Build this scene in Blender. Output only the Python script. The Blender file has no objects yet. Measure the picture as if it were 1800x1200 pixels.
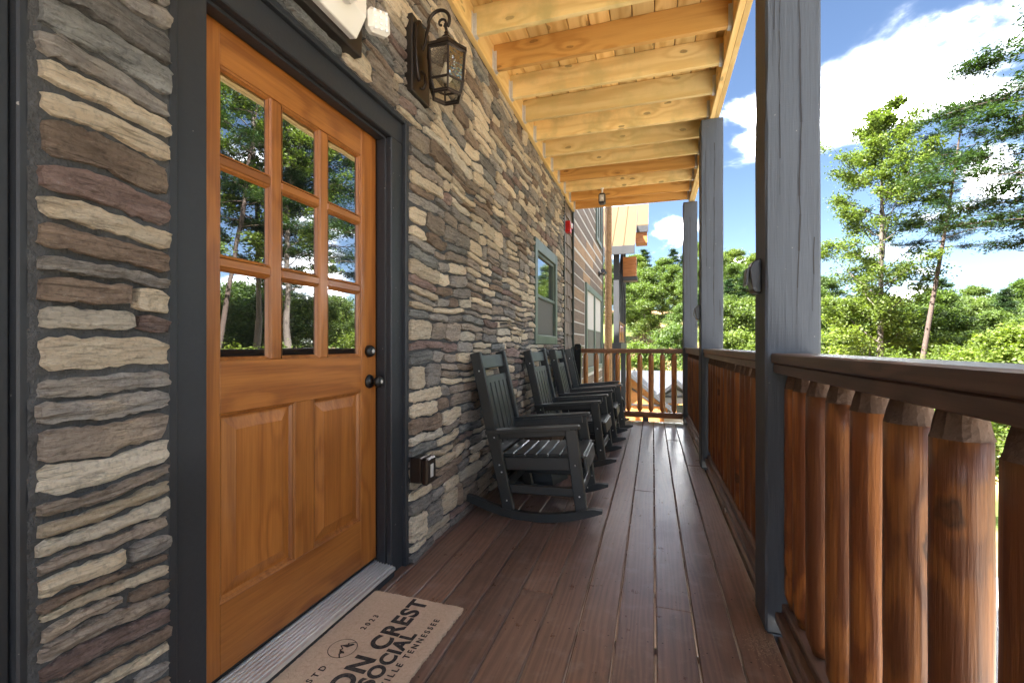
import bpy, bmesh, math, random
import numpy as np
from mathutils import Vector, Matrix, noise as mnoise
random.seed(7)
D = bpy.data
S = bpy.context.scene
COL = S.collection
R = math.radians

# ------------------------------------------------------------------ camera
cam_d = D.cameras.new('camera')
cam = D.objects.new('camera', cam_d)
COL.objects.link(cam)
cam_d.sensor_width = 36.0
cam_d.lens = 16.0
cam_d.clip_start = 0.02
cam_d.clip_end = 3000
cam_d.shift_y = 7 / 1800
YAW = math.atan(247.5 / 800)
cam.location = (0, 0, 1.12)
cam.rotation_euler = (R(90), 0, YAW)
S.camera = cam

# ------------------------------------------------------------------ world, sun, exposure
SUN_AZ_DIR = Vector((-0.80, -0.60, 0)).normalized()   # horizontal direction towards the sun
SUN_EL = R(52)
w = D.worlds.new('World'); S.world = w; w.use_nodes = True
nt = w.node_tree; nt.nodes.clear()
def wn(t, **k):
    n = nt.nodes.new(t)
    for a, b in k.items(): setattr(n, a, b)
    return n
out = wn('ShaderNodeOutputWorld'); bg = wn('ShaderNodeBackground')
sky = wn('ShaderNodeTexSky', sky_type='NISHITA', sun_disc=False)
sky.sun_elevation = SUN_EL
sky.sun_rotation = math.atan2(SUN_AZ_DIR.x, SUN_AZ_DIR.y)
sky.altitude = 900; sky.air_density = 0.9; sky.dust_density = 0.15; sky.ozone_density = 1.8
tc = wn('ShaderNodeTexCoord')
sep = wn('ShaderNodeSeparateXYZ'); nt.links.new(tc.outputs['Generated'], sep.inputs[0])
def wmath(op, a, b=None):
    m = wn('ShaderNodeMath', operation=op)
    for i, v in enumerate((a, b)):
        if v is None: continue
        if isinstance(v, (int, float)): m.inputs[i].default_value = v
        else: nt.links.new(v, m.inputs[i])
    return m.outputs[0]
zc = wmath('ADD', wmath('MAXIMUM', sep.outputs['Z'], 0.0), 0.22)
px = wmath('DIVIDE', sep.outputs['X'], zc); py = wmath('DIVIDE', sep.outputs['Y'], zc)
cmb = wn('ShaderNodeCombineXYZ')
nt.links.new(px, cmb.inputs[0]); nt.links.new(py, cmb.inputs[1])
CLOUD_OFF = (0.13, 6.04, 0.0)
mp = wn('ShaderNodeMapping'); mp.inputs['Location'].default_value = CLOUD_OFF
nt.links.new(cmb.outputs[0], mp.inputs[0])
cn = wn('ShaderNodeTexNoise'); cn.inputs['Scale'].default_value = 1.55
cn.inputs['Detail'].default_value = 9; cn.inputs['Roughness'].default_value = 0.56
cn.inputs['Distortion'].default_value = 0.25
nt.links.new(mp.outputs[0], cn.inputs['Vector'])
cr = wn('ShaderNodeValToRGB'); cr.color_ramp.elements[0].position = 0.495; cr.color_ramp.elements[1].position = 0.64
cr.color_ramp.interpolation = 'EASE'
nt.links.new(cn.outputs['Fac'], cr.inputs[0])
cn2 = wn('ShaderNodeTexNoise'); cn2.inputs['Scale'].default_value = 2.6; cn2.inputs['Detail'].default_value = 6
mp2 = wn('ShaderNodeMapping'); mp2.inputs['Location'].default_value = (CLOUD_OFF[0] + .12, CLOUD_OFF[1] + .1, 0.4)
nt.links.new(cmb.outputs[0], mp2.inputs[0]); nt.links.new(mp2.outputs[0], cn2.inputs['Vector'])
cc = wn('ShaderNodeValToRGB')
cc.color_ramp.elements[0].position = 0.40; cc.color_ramp.elements[0].color = (1.0, 1.0, 1.0, 1)
cc.color_ramp.elements[1].position = 0.60; cc.color_ramp.elements[1].color = (0.055, 0.058, 0.063, 1)
cce = cc.color_ramp.elements.new(0.52); cce.color = (0.13, 0.135, 0.14, 1)
nt.links.new(cn2.outputs['Fac'], cc.inputs[0])
CLOUD = 62.0
csc = wn('ShaderNodeVectorMath', operation='SCALE'); csc.inputs['Scale'].default_value = CLOUD
nt.links.new(cc.outputs[0], csc.inputs[0])
mx = wn('ShaderNodeMix', data_type='RGBA')
hzm = wmath('MINIMUM', wmath('MAXIMUM', wmath('MULTIPLY', sep.outputs['Z'], 12.0), 0.0), 1.0)
nt.links.new(wmath('MULTIPLY', wmath('POWER', cr.outputs[0], 3.4), hzm), mx.inputs['Factor'])
deep = wn('ShaderNodeVectorMath', operation='SCALE'); deep.inputs['Scale'].default_value = 0.20
nt.links.new(sky.outputs[0], deep.inputs[0])
nt.links.new(deep.outputs[0], mx.inputs['A']); nt.links.new(csc.outputs[0], mx.inputs['B'])
nt.links.new(mx.outputs['Result'], bg.inputs['Color'])
bg.inputs['Strength'].default_value = 0.05
nt.links.new(bg.outputs[0], out.inputs[0])

sl = D.lights.new('sun', 'SUN'); sl.energy = 2.0; sl.angle = R(0.53); sl.color = (1.0, 0.94, 0.86)
sun = D.objects.new('sun', sl); COL.objects.link(sun)
sd = Vector((SUN_AZ_DIR.x * math.cos(SUN_EL), SUN_AZ_DIR.y * math.cos(SUN_EL), math.sin(SUN_EL)))
sun.rotation_euler = sd.to_track_quat('Z', 'Y').to_euler(); sun.location = (0, 0, 30)

S.view_settings.view_transform = 'Standard'; S.view_settings.look = 'None'
S.view_settings.gamma = 1; S.view_settings.use_curve_mapping = False
S.view_settings.exposure = 4.85
S.render.engine = 'CYCLES'
S.cycles.use_denoising = True
S.cycles.max_bounces = 8; S.cycles.diffuse_bounces = 5; S.cycles.glossy_bounces = 4
S.cycles.transmission_bounces = 6; S.cycles.transparent_max_bounces = 8
S.cycles.caustics_reflective = False; S.cycles.caustics_refractive = False
S.cycles.sample_clamp_indirect = 6

# ------------------------------------------------------------------ material helper
class M:
    def __init__(s, name):
        s.m = D.materials.new(name); s.m.use_nodes = True
        s.t = s.m.node_tree; s.t.nodes.clear()
        s.o = s.n('ShaderNodeOutputMaterial'); s.p = s.n('ShaderNodeBsdfPrincipled')
        s.t.links.new(s.p.outputs[0], s.o.inputs[0])
    def n(s, t, **k):
        x = s.t.nodes.new(t)
        for a, b in k.items(): setattr(x, a, b)
        return x
    def put(s, sock, v):
        if isinstance(v, bpy.types.NodeSocket): s.t.links.new(v, sock)
        elif isinstance(v, (tuple, list)) and len(v) == 3 and sock.type == 'RGBA': sock.default_value = (*v, 1)
        else: sock.default_value = v
    def math(s, op, a, b=0.0, c=None, clamp=False):
        x = s.n('ShaderNodeMath', operation=op); x.use_clamp = clamp
        s.put(x.inputs[0], a); s.put(x.inputs[1], b)
        if c is not None: s.put(x.inputs[2], c)
        return x.outputs[0]
    def coord(s, kind='Object', scale=(1, 1, 1), rnd=True, off=(0, 0, 0)):
        c = s.n('ShaderNodeTexCoord').outputs[kind]
        if rnd:
            oi = s.n('ShaderNodeObjectInfo'); v = s.n('ShaderNodeVectorMath', operation='SCALE')
            cb = s.n('ShaderNodeCombineXYZ'); s.put(cb.inputs[0], oi.outputs['Random'])
            s.put(cb.inputs[1], s.math('FRACT', s.math('MULTIPLY', oi.outputs['Random'], 7.31)))
            s.put(cb.inputs[2], s.math('FRACT', s.math('MULTIPLY', oi.outputs['Random'], 23.7)))
            s.put(v.inputs[0], cb.outputs[0]); v.inputs['Scale'].default_value = 37.0
            a = s.n('ShaderNodeVectorMath', operation='ADD'); s.put(a.inputs[0], c); s.put(a.inputs[1], v.outputs[0]); c = a.outputs[0]
        mp = s.n('ShaderNodeMapping'); mp.inputs['Scale'].default_value = scale; mp.inputs['Location'].default_value = off
        s.put(mp.inputs[0], c); return mp.outputs[0]
    def noise(s, vec, scale=5, detail=4, rough=.5, dist=0.0):
        x = s.n('ShaderNodeTexNoise'); s.put(x.inputs['Vector'], vec)
        x.inputs['Scale'].default_value = scale; x.inputs['Detail'].default_value = detail
        x.inputs['Roughness'].default_value = rough; x.inputs['Distortion'].default_value = dist
        return x.outputs['Fac']
    def voro(s, vec, scale=5, feature='F1'):
        x = s.n('ShaderNodeTexVoronoi', feature=feature); s.put(x.inputs['Vector'], vec); x.inputs['Scale'].default_value = scale
        return x.outputs['Distance']
    def ramp(s, f, stops, interp='LINEAR'):
        x = s.n('ShaderNodeValToRGB'); s.put(x.inputs[0], f); cr = x.color_ramp; cr.interpolation = interp
        while len(cr.elements) < len(stops): cr.elements.new(0.5)
        for e, (p, c) in zip(cr.elements, stops):
            e.position = p; e.color = (c, c, c, 1) if isinstance(c, (int, float)) else (*c, 1)
        return x.outputs[0]
    def mix(s, f, a, b, mode='MIX'):
        x = s.n('ShaderNodeMix', data_type='RGBA', blend_type=mode)
        s.put(x.inputs['Factor'], f); s.put(x.inputs['A'], a); s.put(x.inputs['B'], b)
        return x.outputs['Result']
    def bump(s, h, dist=.002, strength=1.0, prev=None):
        x = s.n('ShaderNodeBump'); s.put(x.inputs['Height'], h); x.inputs['Distance'].default_value = dist
        x.inputs['Strength'].default_value = strength
        if prev is not None: s.put(x.inputs['Normal'], prev)
        return x.outputs[0]
    def fin(s, col=None, rough=.5, metal=0, bump=None, coat=0, coatr=.1, spec=.5):
        p = s.p.inputs
        if col is not None: s.put(p['Base Color'], col)
        s.put(p['Roughness'], rough); s.put(p['Metallic'], metal)
        p['Coat Weight'].default_value = coat; p['Coat Roughness'].default_value = coatr
        p['Specular IOR Level'].default_value = spec
        if bump is not None: s.put(p['Normal'], bump)
        return s.m

def sc3(c, k): return tuple(x * k for x in c)
def wood(name, light, dark, axis='Y', rough=.5, coat=0, knots=.6, ring=26, contrast=1.0, stain=None, bumpd=.0012, fine=.5, coatr=.12, var=.25, spec=.5):
    """grain runs along local AXIS"""
    m = M(name)
    al = {'X': 0, 'Y': 1, 'Z': 2}[axis]
    s1 = [1.0] * 3; s1[al] = .10
    v = m.coord(scale=tuple(s1))
    warp = m.noise(v, 5.5, 3, .5)
    sepn = m.n('ShaderNodeSeparateXYZ'); m.put(sepn.inputs[0], v)
    others = [i for i in range(3) if i != al]
    vk = m.coord(scale=tuple(.42 if i == al else 1.0 for i in range(3)))
    vd = m.n('ShaderNodeVectorMath', operation='ADD'); m.put(vd.inputs[0], vk)
    nz_ = m.n('ShaderNodeTexNoise'); m.put(nz_.inputs['Vector'], vk); nz_.inputs['Scale'].default_value = 45; nz2_ = m.n('ShaderNodeVectorMath', operation='SCALE'); m.put(nz2_.inputs[0], nz_.outputs['Color']); nz2_.inputs['Scale'].default_value = .016; m.put(vd.inputs[1], nz2_.outputs[0]); vk = vd.outputs[0]
    ks = m.n('ShaderNodeSeparateXYZ'); m.put(ks.inputs[0], vk)
    oth = [i for i in range(3) if i != al]
    kc = m.n('ShaderNodeCombineXYZ'); m.put(kc.inputs[0], ks.outputs[al]); m.put(kc.inputs[1], m.math('ADD', ks.outputs[oth[0]], ks.outputs[oth[1]]))
    kv = m.n('ShaderNodeTexVoronoi', feature='F1', voronoi_dimensions='2D'); m.put(kv.inputs['Vector'], kc.outputs[0]); kv.inputs['Scale'].default_value = 4.2
    kd = kv.outputs['Distance']
    knot = m.ramp(kd, [(0.0, 1.0), (.025, .7), (.038, 1.0), (.060, .0)])
    halo = m.ramp(kd, [(0.0, 1.0), (.34, .0)], 'EASE')
    a = m.math('ADD', sepn.outputs[others[0]], sepn.outputs[others[1]])
    ph = m.math('ADD', m.math('MULTIPLY', a, ring * 3.2), m.math('MULTIPLY', warp, ring * 1.7))
    ph = m.math('ADD', ph, m.math('MULTIPLY', halo, 7.0))
    rings = m.math('MULTIPLY_ADD', m.math('SINE', ph), .5, .5)
    s2 = [60.0] * 3; s2[al] = 2.2
    fn = m.noise(m.coord(scale=tuple(s2)), 2.0, 3, .6)
    broad = m.noise(m.coord(scale=tuple(s1)), 2.2, 2, .5)
    f = m.math('ADD', m.math('MULTIPLY', m.math('POWER', rings, 1.6), .42 * contrast), m.math('MULTIPLY', fn, fine))
    f = m.math('ADD', f, m.math('MULTIPLY', broad, .5))
    col = m.mix(m.ramp(f, [(.28, 0.0), (1.05, 1.0)]), light, dark)
    oi = m.n('ShaderNodeObjectInfo').outputs['Random']
    col = m.mix(1.0, col, m.ramp(oi, [(0, (1 - var, 1 - var, 1 - var)), (1, (1 + var * .6, 1 + var * .45, 1 + var * .3))]), 'MULTIPLY')
    if knots: col = m.mix(m.math('MULTIPLY', knot, knots), col, sc3(dark, .3))
    if stain is not None:
        st = m.ramp(m.noise(m.coord(scale=(1, 1, 1), off=(5, 3, 1)), 3.5, 5, .6), [(.45, 0.0), (.72, 1.0)])
        col = m.mix(st, col, stain)
    b = m.bump(f, bumpd, .7)
    return m.fin(col, rough, bump=b, coat=coat, coatr=coatr, spec=spec)

def add_scuffs(mat, axis):
    t = mat.node_tree; p = [n for n in t.nodes if n.type == 'BSDF_PRINCIPLED'][0]
    src = p.inputs['Base Color'].links[0].from_socket
    tc = t.nodes.new('ShaderNodeTexCoord'); mp = t.nodes.new('ShaderNodeMapping'); mp.inputs['Scale'].default_value = (3, 3, 1.2)
    t.links.new(tc.outputs['Object'], mp.inputs[0])
    n = t.nodes.new('ShaderNodeTexNoise'); n.inputs['Scale'].default_value = 16; n.inputs['Detail'].default_value = 6; n.inputs['Roughness'].default_value = .8; n.inputs['Distortion'].default_value = 1.5
    t.links.new(mp.outputs[0], n.inputs['Vector'])
    r_ = t.nodes.new('ShaderNodeValToRGB'); r_.color_ramp.elements[0].position = .70; r_.color_ramp.elements[0].color = (0, 0, 0, 1); r_.color_ramp.elements[1].position = .76; r_.color_ramp.elements[1].color = (.5, .5, .5, 1)
    t.links.new(n.outputs['Fac'], r_.inputs[0])
    m2 = t.nodes.new('ShaderNodeMix'); m2.data_type = 'RGBA'; t.links.new(r_.outputs[0], m2.inputs['Factor']); t.links.new(src, m2.inputs['A']); m2.inputs['B'].default_value = (.60, .42, .27, 1)
    t.links.new(m2.outputs['Result'], p.inputs['Base Color'])
def paint(name, col, rough=.5, grain='Z', bumpd=.0015, chips=0.0, spec=.4, var=.12):
    m = M(name)
    al = {'X': 0, 'Y': 1, 'Z': 2}[grain]
    s2 = [34.0] * 3; s2[al] = 1.5
    g = m.noise(m.coord(scale=tuple(s2)), 2.0, 5, .6, .3)
    crk = m.voro(m.coord(scale=tuple(.25 if i == al else 6 for i in range(3))), 1.6, 'DISTANCE_TO_EDGE')
    saw = m.noise(m.coord(scale=tuple(170.0 if i == al else 3.0 for i in range(3))), 1.0, 2, .5)
    br = m.noise(m.coord(), 2.2, 5, .6)
    c = m.mix(m.math('MULTIPLY', m.math('ADD', br, g), .5), sc3(col, 1 - var * 1.6), sc3(col, 1 + var * 1.6))
    if chips:
        ch = m.ramp(m.noise(m.coord(off=(9, 2, 4)), 55, 2, .5), [(.76, 0.0), (.79, 1.0)])
        c = m.mix(m.math('MULTIPLY', ch, chips), c, (.35, .33, .3))
    h = m.math('ADD', g, m.math('MULTIPLY', m.math('MULTIPLY', saw, .16), br))
    return m.fin(c, m.math('MULTIPLY_ADD', br, .2, rough - .1), bump=m.bump(h, bumpd, .8), spec=spec)

def plain(name, col, rough=.5, metal=0, nscale=30, var=.15, bumpd=0.0005, spec=.5, coat=0):
    m = M(name)
    n1 = m.noise(m.coord(), nscale, 4, .6); n2 = m.noise(m.coord(), nscale * .1, 3, .5)
    f = m.math('MULTIPLY', m.math('ADD', n1, n2), .5)
    c = m.mix(f, sc3(col, 1 - var * 2), sc3(col, 1 + var * 2))
    return m.fin(c, m.math('MULTIPLY_ADD', n2, .25, rough - .12), metal, bump=m.bump(n1, bumpd, .8), spec=spec, coat=coat)

def stone_mat(name, a, b, streak):
    m = M(name)
    v = m.coord(scale=(1, 1, 1), kind='Object')
    lay = m.noise(m.coord(scale=(3, 3.6, 19)), 2.6, 8, .70, .5)       # bedding runs along Y
    spk = m.noise(v, 85, 3, .65)
    blo = m.noise(v, 8, 4, .55)
    c = m.mix(m.ramp(lay, [(.33, 0.0), (.68, 1.0)]), a, b)
    c = m.mix(m.math('MULTIPLY', m.ramp(blo, [(.48, 0.0), (.7, 1.0)]), .55), c, streak)
    vein = m.noise(m.coord(scale=(2, 2.2, 26), off=(3, 1, 8)), 3.4, 6, .72, .8)
    c = m.mix(m.ramp(vein, [(.36, .75), (.45, 0.0)]), c, sc3(a, .42))
    c = m.mix(m.ramp(vein, [(.58, 0.0), (.66, .55)]), c, sc3(b, 1.35))
    c = m.mix(m.ramp(spk, [(.3, .5), (.5, 0.0)]), c, sc3(a, .45))
    c = m.mix(m.ramp(spk, [(.62, 0.0), (.8, .5)]), c, (.62, .60, .56))
    oi = m.n('ShaderNodeObjectInfo').outputs['Random']
    c = m.mix(1.0, c, m.ramp(oi, [(0, .70), (1, 1.18)]), 'MULTIPLY')
    fine = m.noise(m.coord(scale=(1, 1, 2.4)), 38, 6, .68)
    h = m.math('ADD', m.math('MULTIPLY', lay, 1.3), m.math('ADD', m.math('MULTIPLY', fine, 1.0), m.math('MULTIPLY', vein, .9)))
    bb = m.bump(h, .024, 1.0)
    return m.fin(c, .85, bump=bb, spec=.25)

MT = {}
MT['joist'] = wood('pine_lumber', (.86, .68, .33), (.66, .46, .18), 'X', rough=.6, ring=13, knots=.85, fine=.3, stain=(.56, .45, .19), var=.18)
MT['joist_y'] = wood('pine_lumber_long', (.88, .66, .30), (.70, .46, .17), 'Y', rough=.6, ring=12, knots=.7, fine=.3, var=.2)
MT['ceil'] = wood('pine_decking', (.88, .64, .27), (.62, .37, .11), 'Y', rough=.55, ring=12, knots=.7, contrast=1.2, fine=.3, var=.25)
MT['door_v'] = wood('stained_door_wood', (.46, .175, .036), (.23, .074, .013), 'Z', rough=.42, coat=.3, knots=0, ring=14, contrast=.6, fine=.8, coatr=.2, bumpd=.0004, var=.1)
MT['door_h'] = wood('stained_door_wood_cross', (.46, .175, .036), (.23, .074, .013), 'Y', rough=.42, coat=.3, knots=.1, ring=14, contrast=.8, fine=.8, coatr=.2, bumpd=.0004, var=.1)
add_scuffs(MT['door_v'], 'Z'); add_scuffs(MT['door_h'], 'Y')
MT['spindle'] = wood('varnished_log', (.56, .215, .045), (.17, .052, .013), 'Z', rough=.5, coat=.28, knots=.95, ring=16, contrast=1.0, fine=.95, coatr=.28, var=.25, bumpd=.004)
MT['spindle_far'] = wood('varnished_log_light', (.58, .23, .05), (.32, .10, .022), 'Z', rough=.35, coat=.6, knots=.7, ring=30, contrast=.7, coatr=.18, var=.2)
MT['rail_y'] = wood('brown_rail_wood', (.20, .118, .084), (.10, .058, .042), 'Y', rough=.5, coat=.3, coatr=.3, knots=.4, ring=22, contrast=.8, fine=.7, var=.15, spec=.6)
MT['rail_x'] = wood('reddish_rail_wood', (.34, .15, .065), (.18, .07, .03), 'X', rough=.45, knots=.4, ring=30, var=.1)
MT['spindle_end'] = plain('spindle_end_grain', (.13, .082, .058), .85, nscale=120, var=.4, bumpd=.004)
MT['post'] = paint('blue_grey_painted_timber', (.072, .084, .104), .6, 'Z', .0036, chips=.6, var=.2)
MT['trim'] = paint('charcoal_painted_trim', (.022, .025, .031), .48, 'X', .0012, chips=.7, var=.2)
MT['trim_in'] = plain('dark_bronze_jamb', (.016, .012, .010), .4)
MT['black'] = plain('black_poly_lumber', (.016, .019, .020), .38, nscale=60, bumpd=.0006, spec=.65)
MT['bronze'] = plain('oil_rubbed_bronze', (.035, .026, .022), .38, metal=.6, nscale=80)
MT['blackmetal'] = plain('black_metal', (.012, .012, .013), .3, metal=.3)
MT['white'] = plain('white_plastic', (.78, .76, .72), .35, nscale=10, var=.02)
MT['clear'] = plain('led_lens', (.82, .84, .86), .15, nscale=40, var=.05)
MT['steel'] = plain('galvanised_steel', (.62, .62, .62), .42, metal=.35, nscale=60, var=.2)
MT['screw'] = plain('bright_screw', (.75, .75, .75), .3, metal=.8)
MT['green'] = plain('green_vinyl', (.085, .118, .098), .45, nscale=20, var=.05)
MT['green_dk'] = plain('dark_green_trim', (.022, .030, .026), .45)
MT['screen'] = plain('window_screen', (.085, .082, .075), .7, nscale=300, var=.25)
MT['red'] = plain('red_plastic', (.45, .012, .012), .35, var=.05)
MT['alu'] = plain('brushed_aluminium', (.80, .82, .86), .42, metal=.85, nscale=60, var=.1)
MT['mortar'] = plain('dark_mortar', (.060, .062, .066), .95, nscale=70, var=.45, bumpd=.014)
MT['camera_b'] = plain('camera_body', (.03, .03, .035), .3)
def glass_mirror(name, k=.6, wav=.0006):
    m = M(name)
    v = m.coord(scale=(1, 1, 1)); n = m.noise(v, 2.3, 2, .5)
    g = m.n('ShaderNodeBsdfGlossy'); g.inputs['Roughness'].default_value = .004; g.inputs['Color'].default_value = (.95, .97, 1, 1)
    b = m.bump(n, wav * 6, 1.0); m.put(g.inputs['Normal'], b)
    m.put(m.p.inputs['Base Color'], (.008, .009, .010)); m.p.inputs['Roughness'].default_value = .05
    x = m.n('ShaderNodeMixShader'); x.inputs[0].default_value = k
    m.put(x.inputs[1], m.p.outputs[0]); m.put(x.inputs[2], g.outputs[0]); m.t.links.new(x.outputs[0], m.o.inputs[0])
    return m.m
MT['glass'] = glass_mirror('coated_door_glass', .42, .00022)
MT['glass2'] = glass_mirror('coated_window_glass', .28, .0001)
def lantern_glass():
    m = M('seeded_lantern_glass')
    t = m.n('ShaderNodeBsdfTransparent'); t.inputs['Color'].default_value = (.90, .86, .76, 1)
    g = m.n('ShaderNodeBsdfGlossy'); g.inputs['Roughness'].default_value = .08
    m.put(g.inputs['Normal'], m.bump(m.noise(m.coord(), 60, 2, .5), .002, 1))
    fr = m.n('ShaderNodeFresnel'); fr.inputs[0].default_value = 1.6
    x = m.n('ShaderNodeMixShader'); m.put(x.inputs[0], m.math('ADD', fr.outputs[0], .06)); m.put(x.inputs[1], t.outputs[0]); m.put(x.inputs[2], g.outputs[0])
    m.t.links.new(x.outputs[0], m.o.inputs[0]); return m.m
MT['lglass'] = lantern_glass()

def deck_mat():
    m = M('stained_deck_board')
    v = m.coord(scale=(1, .08, 1))
    sepn = m.n('ShaderNodeSeparateXYZ'); m.put(sepn.inputs[0], v)
    warp = m.noise(v, 6, 3, .5)
    rings = m.math('MULTIPLY_ADD', m.math('SINE', m.math('ADD', m.math('MULTIPLY', sepn.outputs[0], 210), m.math('MULTIPLY', warp, 60))), .5, .5)
    fn = m.noise(m.coord(scale=(90, 3, 90)), 2, 3, .6)
    blo = m.noise(m.coord(), 2.6, 6, .62)
    blo2 = m.noise(m.coord(off=(4, 8, 2)), 9, 6, .7)
    f = m.math('ADD', m.math('MULTIPLY', rings, .25), m.math('MULTIPLY', fn, .5))
    c = m.mix(m.ramp(m.math('ADD', f, m.math('MULTIPLY', blo, .5)), [(.35, 0.0), (.95, 1.0)]), (.235, .146, .108), (.080, .046, .035))
    oi = m.n('ShaderNodeObjectInfo').outputs['Random']
    c = m.mix(1.0, c, m.ramp(oi, [(0, (.78, .76, .76)), (1, (1.25, 1.15, 1.1))]), 'MULTIPLY')
    # footprints, dust and scuffs
    dust = m.ramp(blo2, [(.52, 0.0), (.78, .55)])
    c = m.mix(dust, c, (.33, .275, .25))
    scr = m.ramp(m.noise(m.coord(scale=(5, 34, 5), off=(1, 2, 3)), 3.5, 5, .75, 1.2), [(.70, 0.0), (.74, .55)])
    c = m.mix(m.math('MULTIPLY', scr, m.ramp(blo, [(.45, 0.0), (.6, 1.0)])), c, (.33, .29, .26))
    spot = m.ramp(m.noise(m.coord(off=(7, 7, 7)), 60, 1, .5), [(.80, 0.0), (.83, 1.0)])
    c = m.mix(m.math('MULTIPLY', spot, .6), c, (.02, .012, .01))
    c = m.mix(m.ramp(m.noise(m.coord(scale=(1, .5, 1), off=(2, 9, 4)), 5, 6, .75), [(.56, 0.0), (.72, .6)]), c, (.05, .030, .024))
    r = m.math('ADD', m.math('MULTIPLY', blo2, .34), m.math('MULTIPLY_ADD', fn, .12, .10))
    return m.fin(c, r, bump=m.bump(m.math('ADD', f, m.math('MULTIPLY', blo2, .6)), .0008, .8), spec=.7, coat=.35, coatr=.30)
MT['deck'] = deck_mat()
STONES = [stone_mat('cream_ledgestone', (.80, .65, .47), (.88, .79, .64), (.84, .67, .46)),
          stone_mat('pale_sand_ledgestone', (0.661, 0.593, 0.490), (0.844, 0.775, 0.661), (0.798, 0.684, 0.513)),
          stone_mat('grey_ledgestone', (0.285, 0.264, 0.251), (0.524, 0.490, 0.456), (0.570, 0.479, 0.376)),
          stone_mat('taupe_ledgestone', (0.308, 0.257, 0.217), (0.524, 0.445, 0.382), (0.593, 0.479, 0.353)),
          stone_mat('brown_ledgestone', (0.217, 0.160, 0.125), (0.410, 0.308, 0.239), (0.524, 0.410, 0.308)),
          stone_mat('purple_brown_ledgestone', (0.228, 0.160, 0.142), (0.410, 0.291, 0.262), (0.490, 0.410, 0.376)),
          stone_mat('blue_grey_ledgestone', (0.160, 0.165, 0.165), (0.353, 0.359, 0.353), (0.467, 0.456, 0.422)),
          stone_mat('charcoal_ledgestone', (0.137, 0.131, 0.128), (0.274, 0.264, 0.257), (0.376, 0.348, 0.319))]
STONE_W = [.30, .06, .20, .20, .12, .06, .06, .03]

def coir():
    m = M('coir_mat'); v = m.coord(rnd=False)
    n1 = m.noise(v, 320, 3, .7); n2 = m.noise(v, 90, 4, .7)
    c = m.mix(m.math('MULTIPLY', m.math('ADD', n1, n2), .5), (.42, .28, .185), (.90, .74, .58))
    return m.fin(c, .95, bump=m.bump(m.math('ADD', n1, n2), .006, 1), spec=.1)
MT['coir'] = coir()
def ink():
    m = M('faded_black_print'); v = m.coord(rnd=False)
    n1 = m.noise(v, 320, 3, .7); n2 = m.noise(v, 60, 4, .7)
    c = m.mix(m.ramp(m.math('MULTIPLY', m.math('ADD', n1, n2), .5), [(.45, 0.0), (.72, 1.0)]), (.035, .035, .04), (.20, .16, .13))
    return m.fin(c, .95, bump=m.bump(n1, .006, 1), spec=.1)
MT['ink'] = ink()

# ------------------------------------------------------------------ object helpers
def link(o, parent=None):
    COL.objects.link(o)
    if parent is not None: o.parent = parent
    return o
def thing(name, label, cat, loc=(0, 0, 0), rz=0, group=None, kind=None, rot=None):
    o = D.objects.new(name, None); o.empty_display_size = .1; link(o)
    o.location = loc; o.rotation_euler = rot if rot else (0, 0, rz)
    tag(o, label, cat, group, kind); return o
def tag(o, label=None, cat=None, group=None, kind=None):
    if label: o['label'] = label
    if cat: o['category'] = cat
    if group: o['group'] = group
    if kind: o['kind'] = kind
    return o
def obj(name, mesh, mat=None, parent=None, loc=(0, 0, 0), rot=(0, 0, 0)):
    o = D.objects.new(name, mesh); link(o, parent)
    if mat is not None and len(mesh.materials) == 0: mesh.materials.append(mat)
    o.location = loc; o.rotation_euler = rot; return o
def clone(root, loc, rz=None, label=None, group=None, scale=None):
    r = root.copy(); COL.objects.link(r); r.location = loc
    if rz is not None: r.rotation_euler = (0, 0, rz)
    if scale is not None: r.scale = scale
    if label: r['label'] = label
    if group: r['group'] = group
    for ch in list(root.children):
        c = ch.copy(); COL.objects.link(c); c.parent = r
        for g in list(ch.children):
            d = g.copy(); COL.objects.link(d); d.parent = c
    return r
def mesh_bm(bm, name='mesh', smooth=False):
    me = D.meshes.new(name); bm.normal_update(); bm.to_mesh(me); bm.free()
    if smooth: me.polygons.foreach_set('use_smooth', [True] * len(me.polygons))
    return me
def mesh_np(name, verts, faces, smooth=False, attr=None):
    me = D.meshes.new(name)
    verts = np.asarray(verts, np.float32); faces = np.asarray(faces, np.int32)
    nf, k = faces.shape
    me.vertices.add(len(verts)); me.vertices.foreach_set('co', verts.ravel())
    me.loops.add(nf * k); me.loops.foreach_set('vertex_index', faces.ravel())
    me.polygons.add(nf); me.polygons.foreach_set('loop_start', np.arange(nf, dtype=np.int32) * k)
    if smooth: me.polygons.foreach_set('use_smooth', np.ones(nf, bool))
    if attr is not None:
        a = me.attributes.new('tint', 'FLOAT', 'POINT'); a.data.foreach_set('value', np.asarray(attr, np.float32))
    me.update(calc_edges=True); return me
def bm_box(bm, x0, x1, y0, y1, z0, z1, bev=0.0):
    r = bmesh.ops.create_cube(bm, size=1.0)
    for v in r['verts']:
        v.co = Vector(((x0 + x1) / 2 + v.co.x * (x1 - x0), (y0 + y1) / 2 + v.co.y * (y1 - y0), (z0 + z1) / 2 + v.co.z * (z1 - z0)))
    if bev > 0:
        es = list({e for v in r['verts'] for e in v.link_edges})
        bmesh.ops.bevel(bm, geom=es, offset=bev, segments=1, affect='EDGES')
_bc = {}
def box(x0, x1, y0, y1, z0, z1, bev=.003):
    bm = bmesh.new(); bm_box(bm, x0, x1, y0, y1, z0, z1, bev); return mesh_bm(bm)
def cbox(sx, sy, sz, bev=.003):
    """centred box, shared by size"""
    k = (round(sx, 4), round(sy, 4), round(sz, 4), bev)
    return box(-sx / 2, sx / 2, -sy / 2, sy / 2, -sz / 2, sz / 2, bev)
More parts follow.
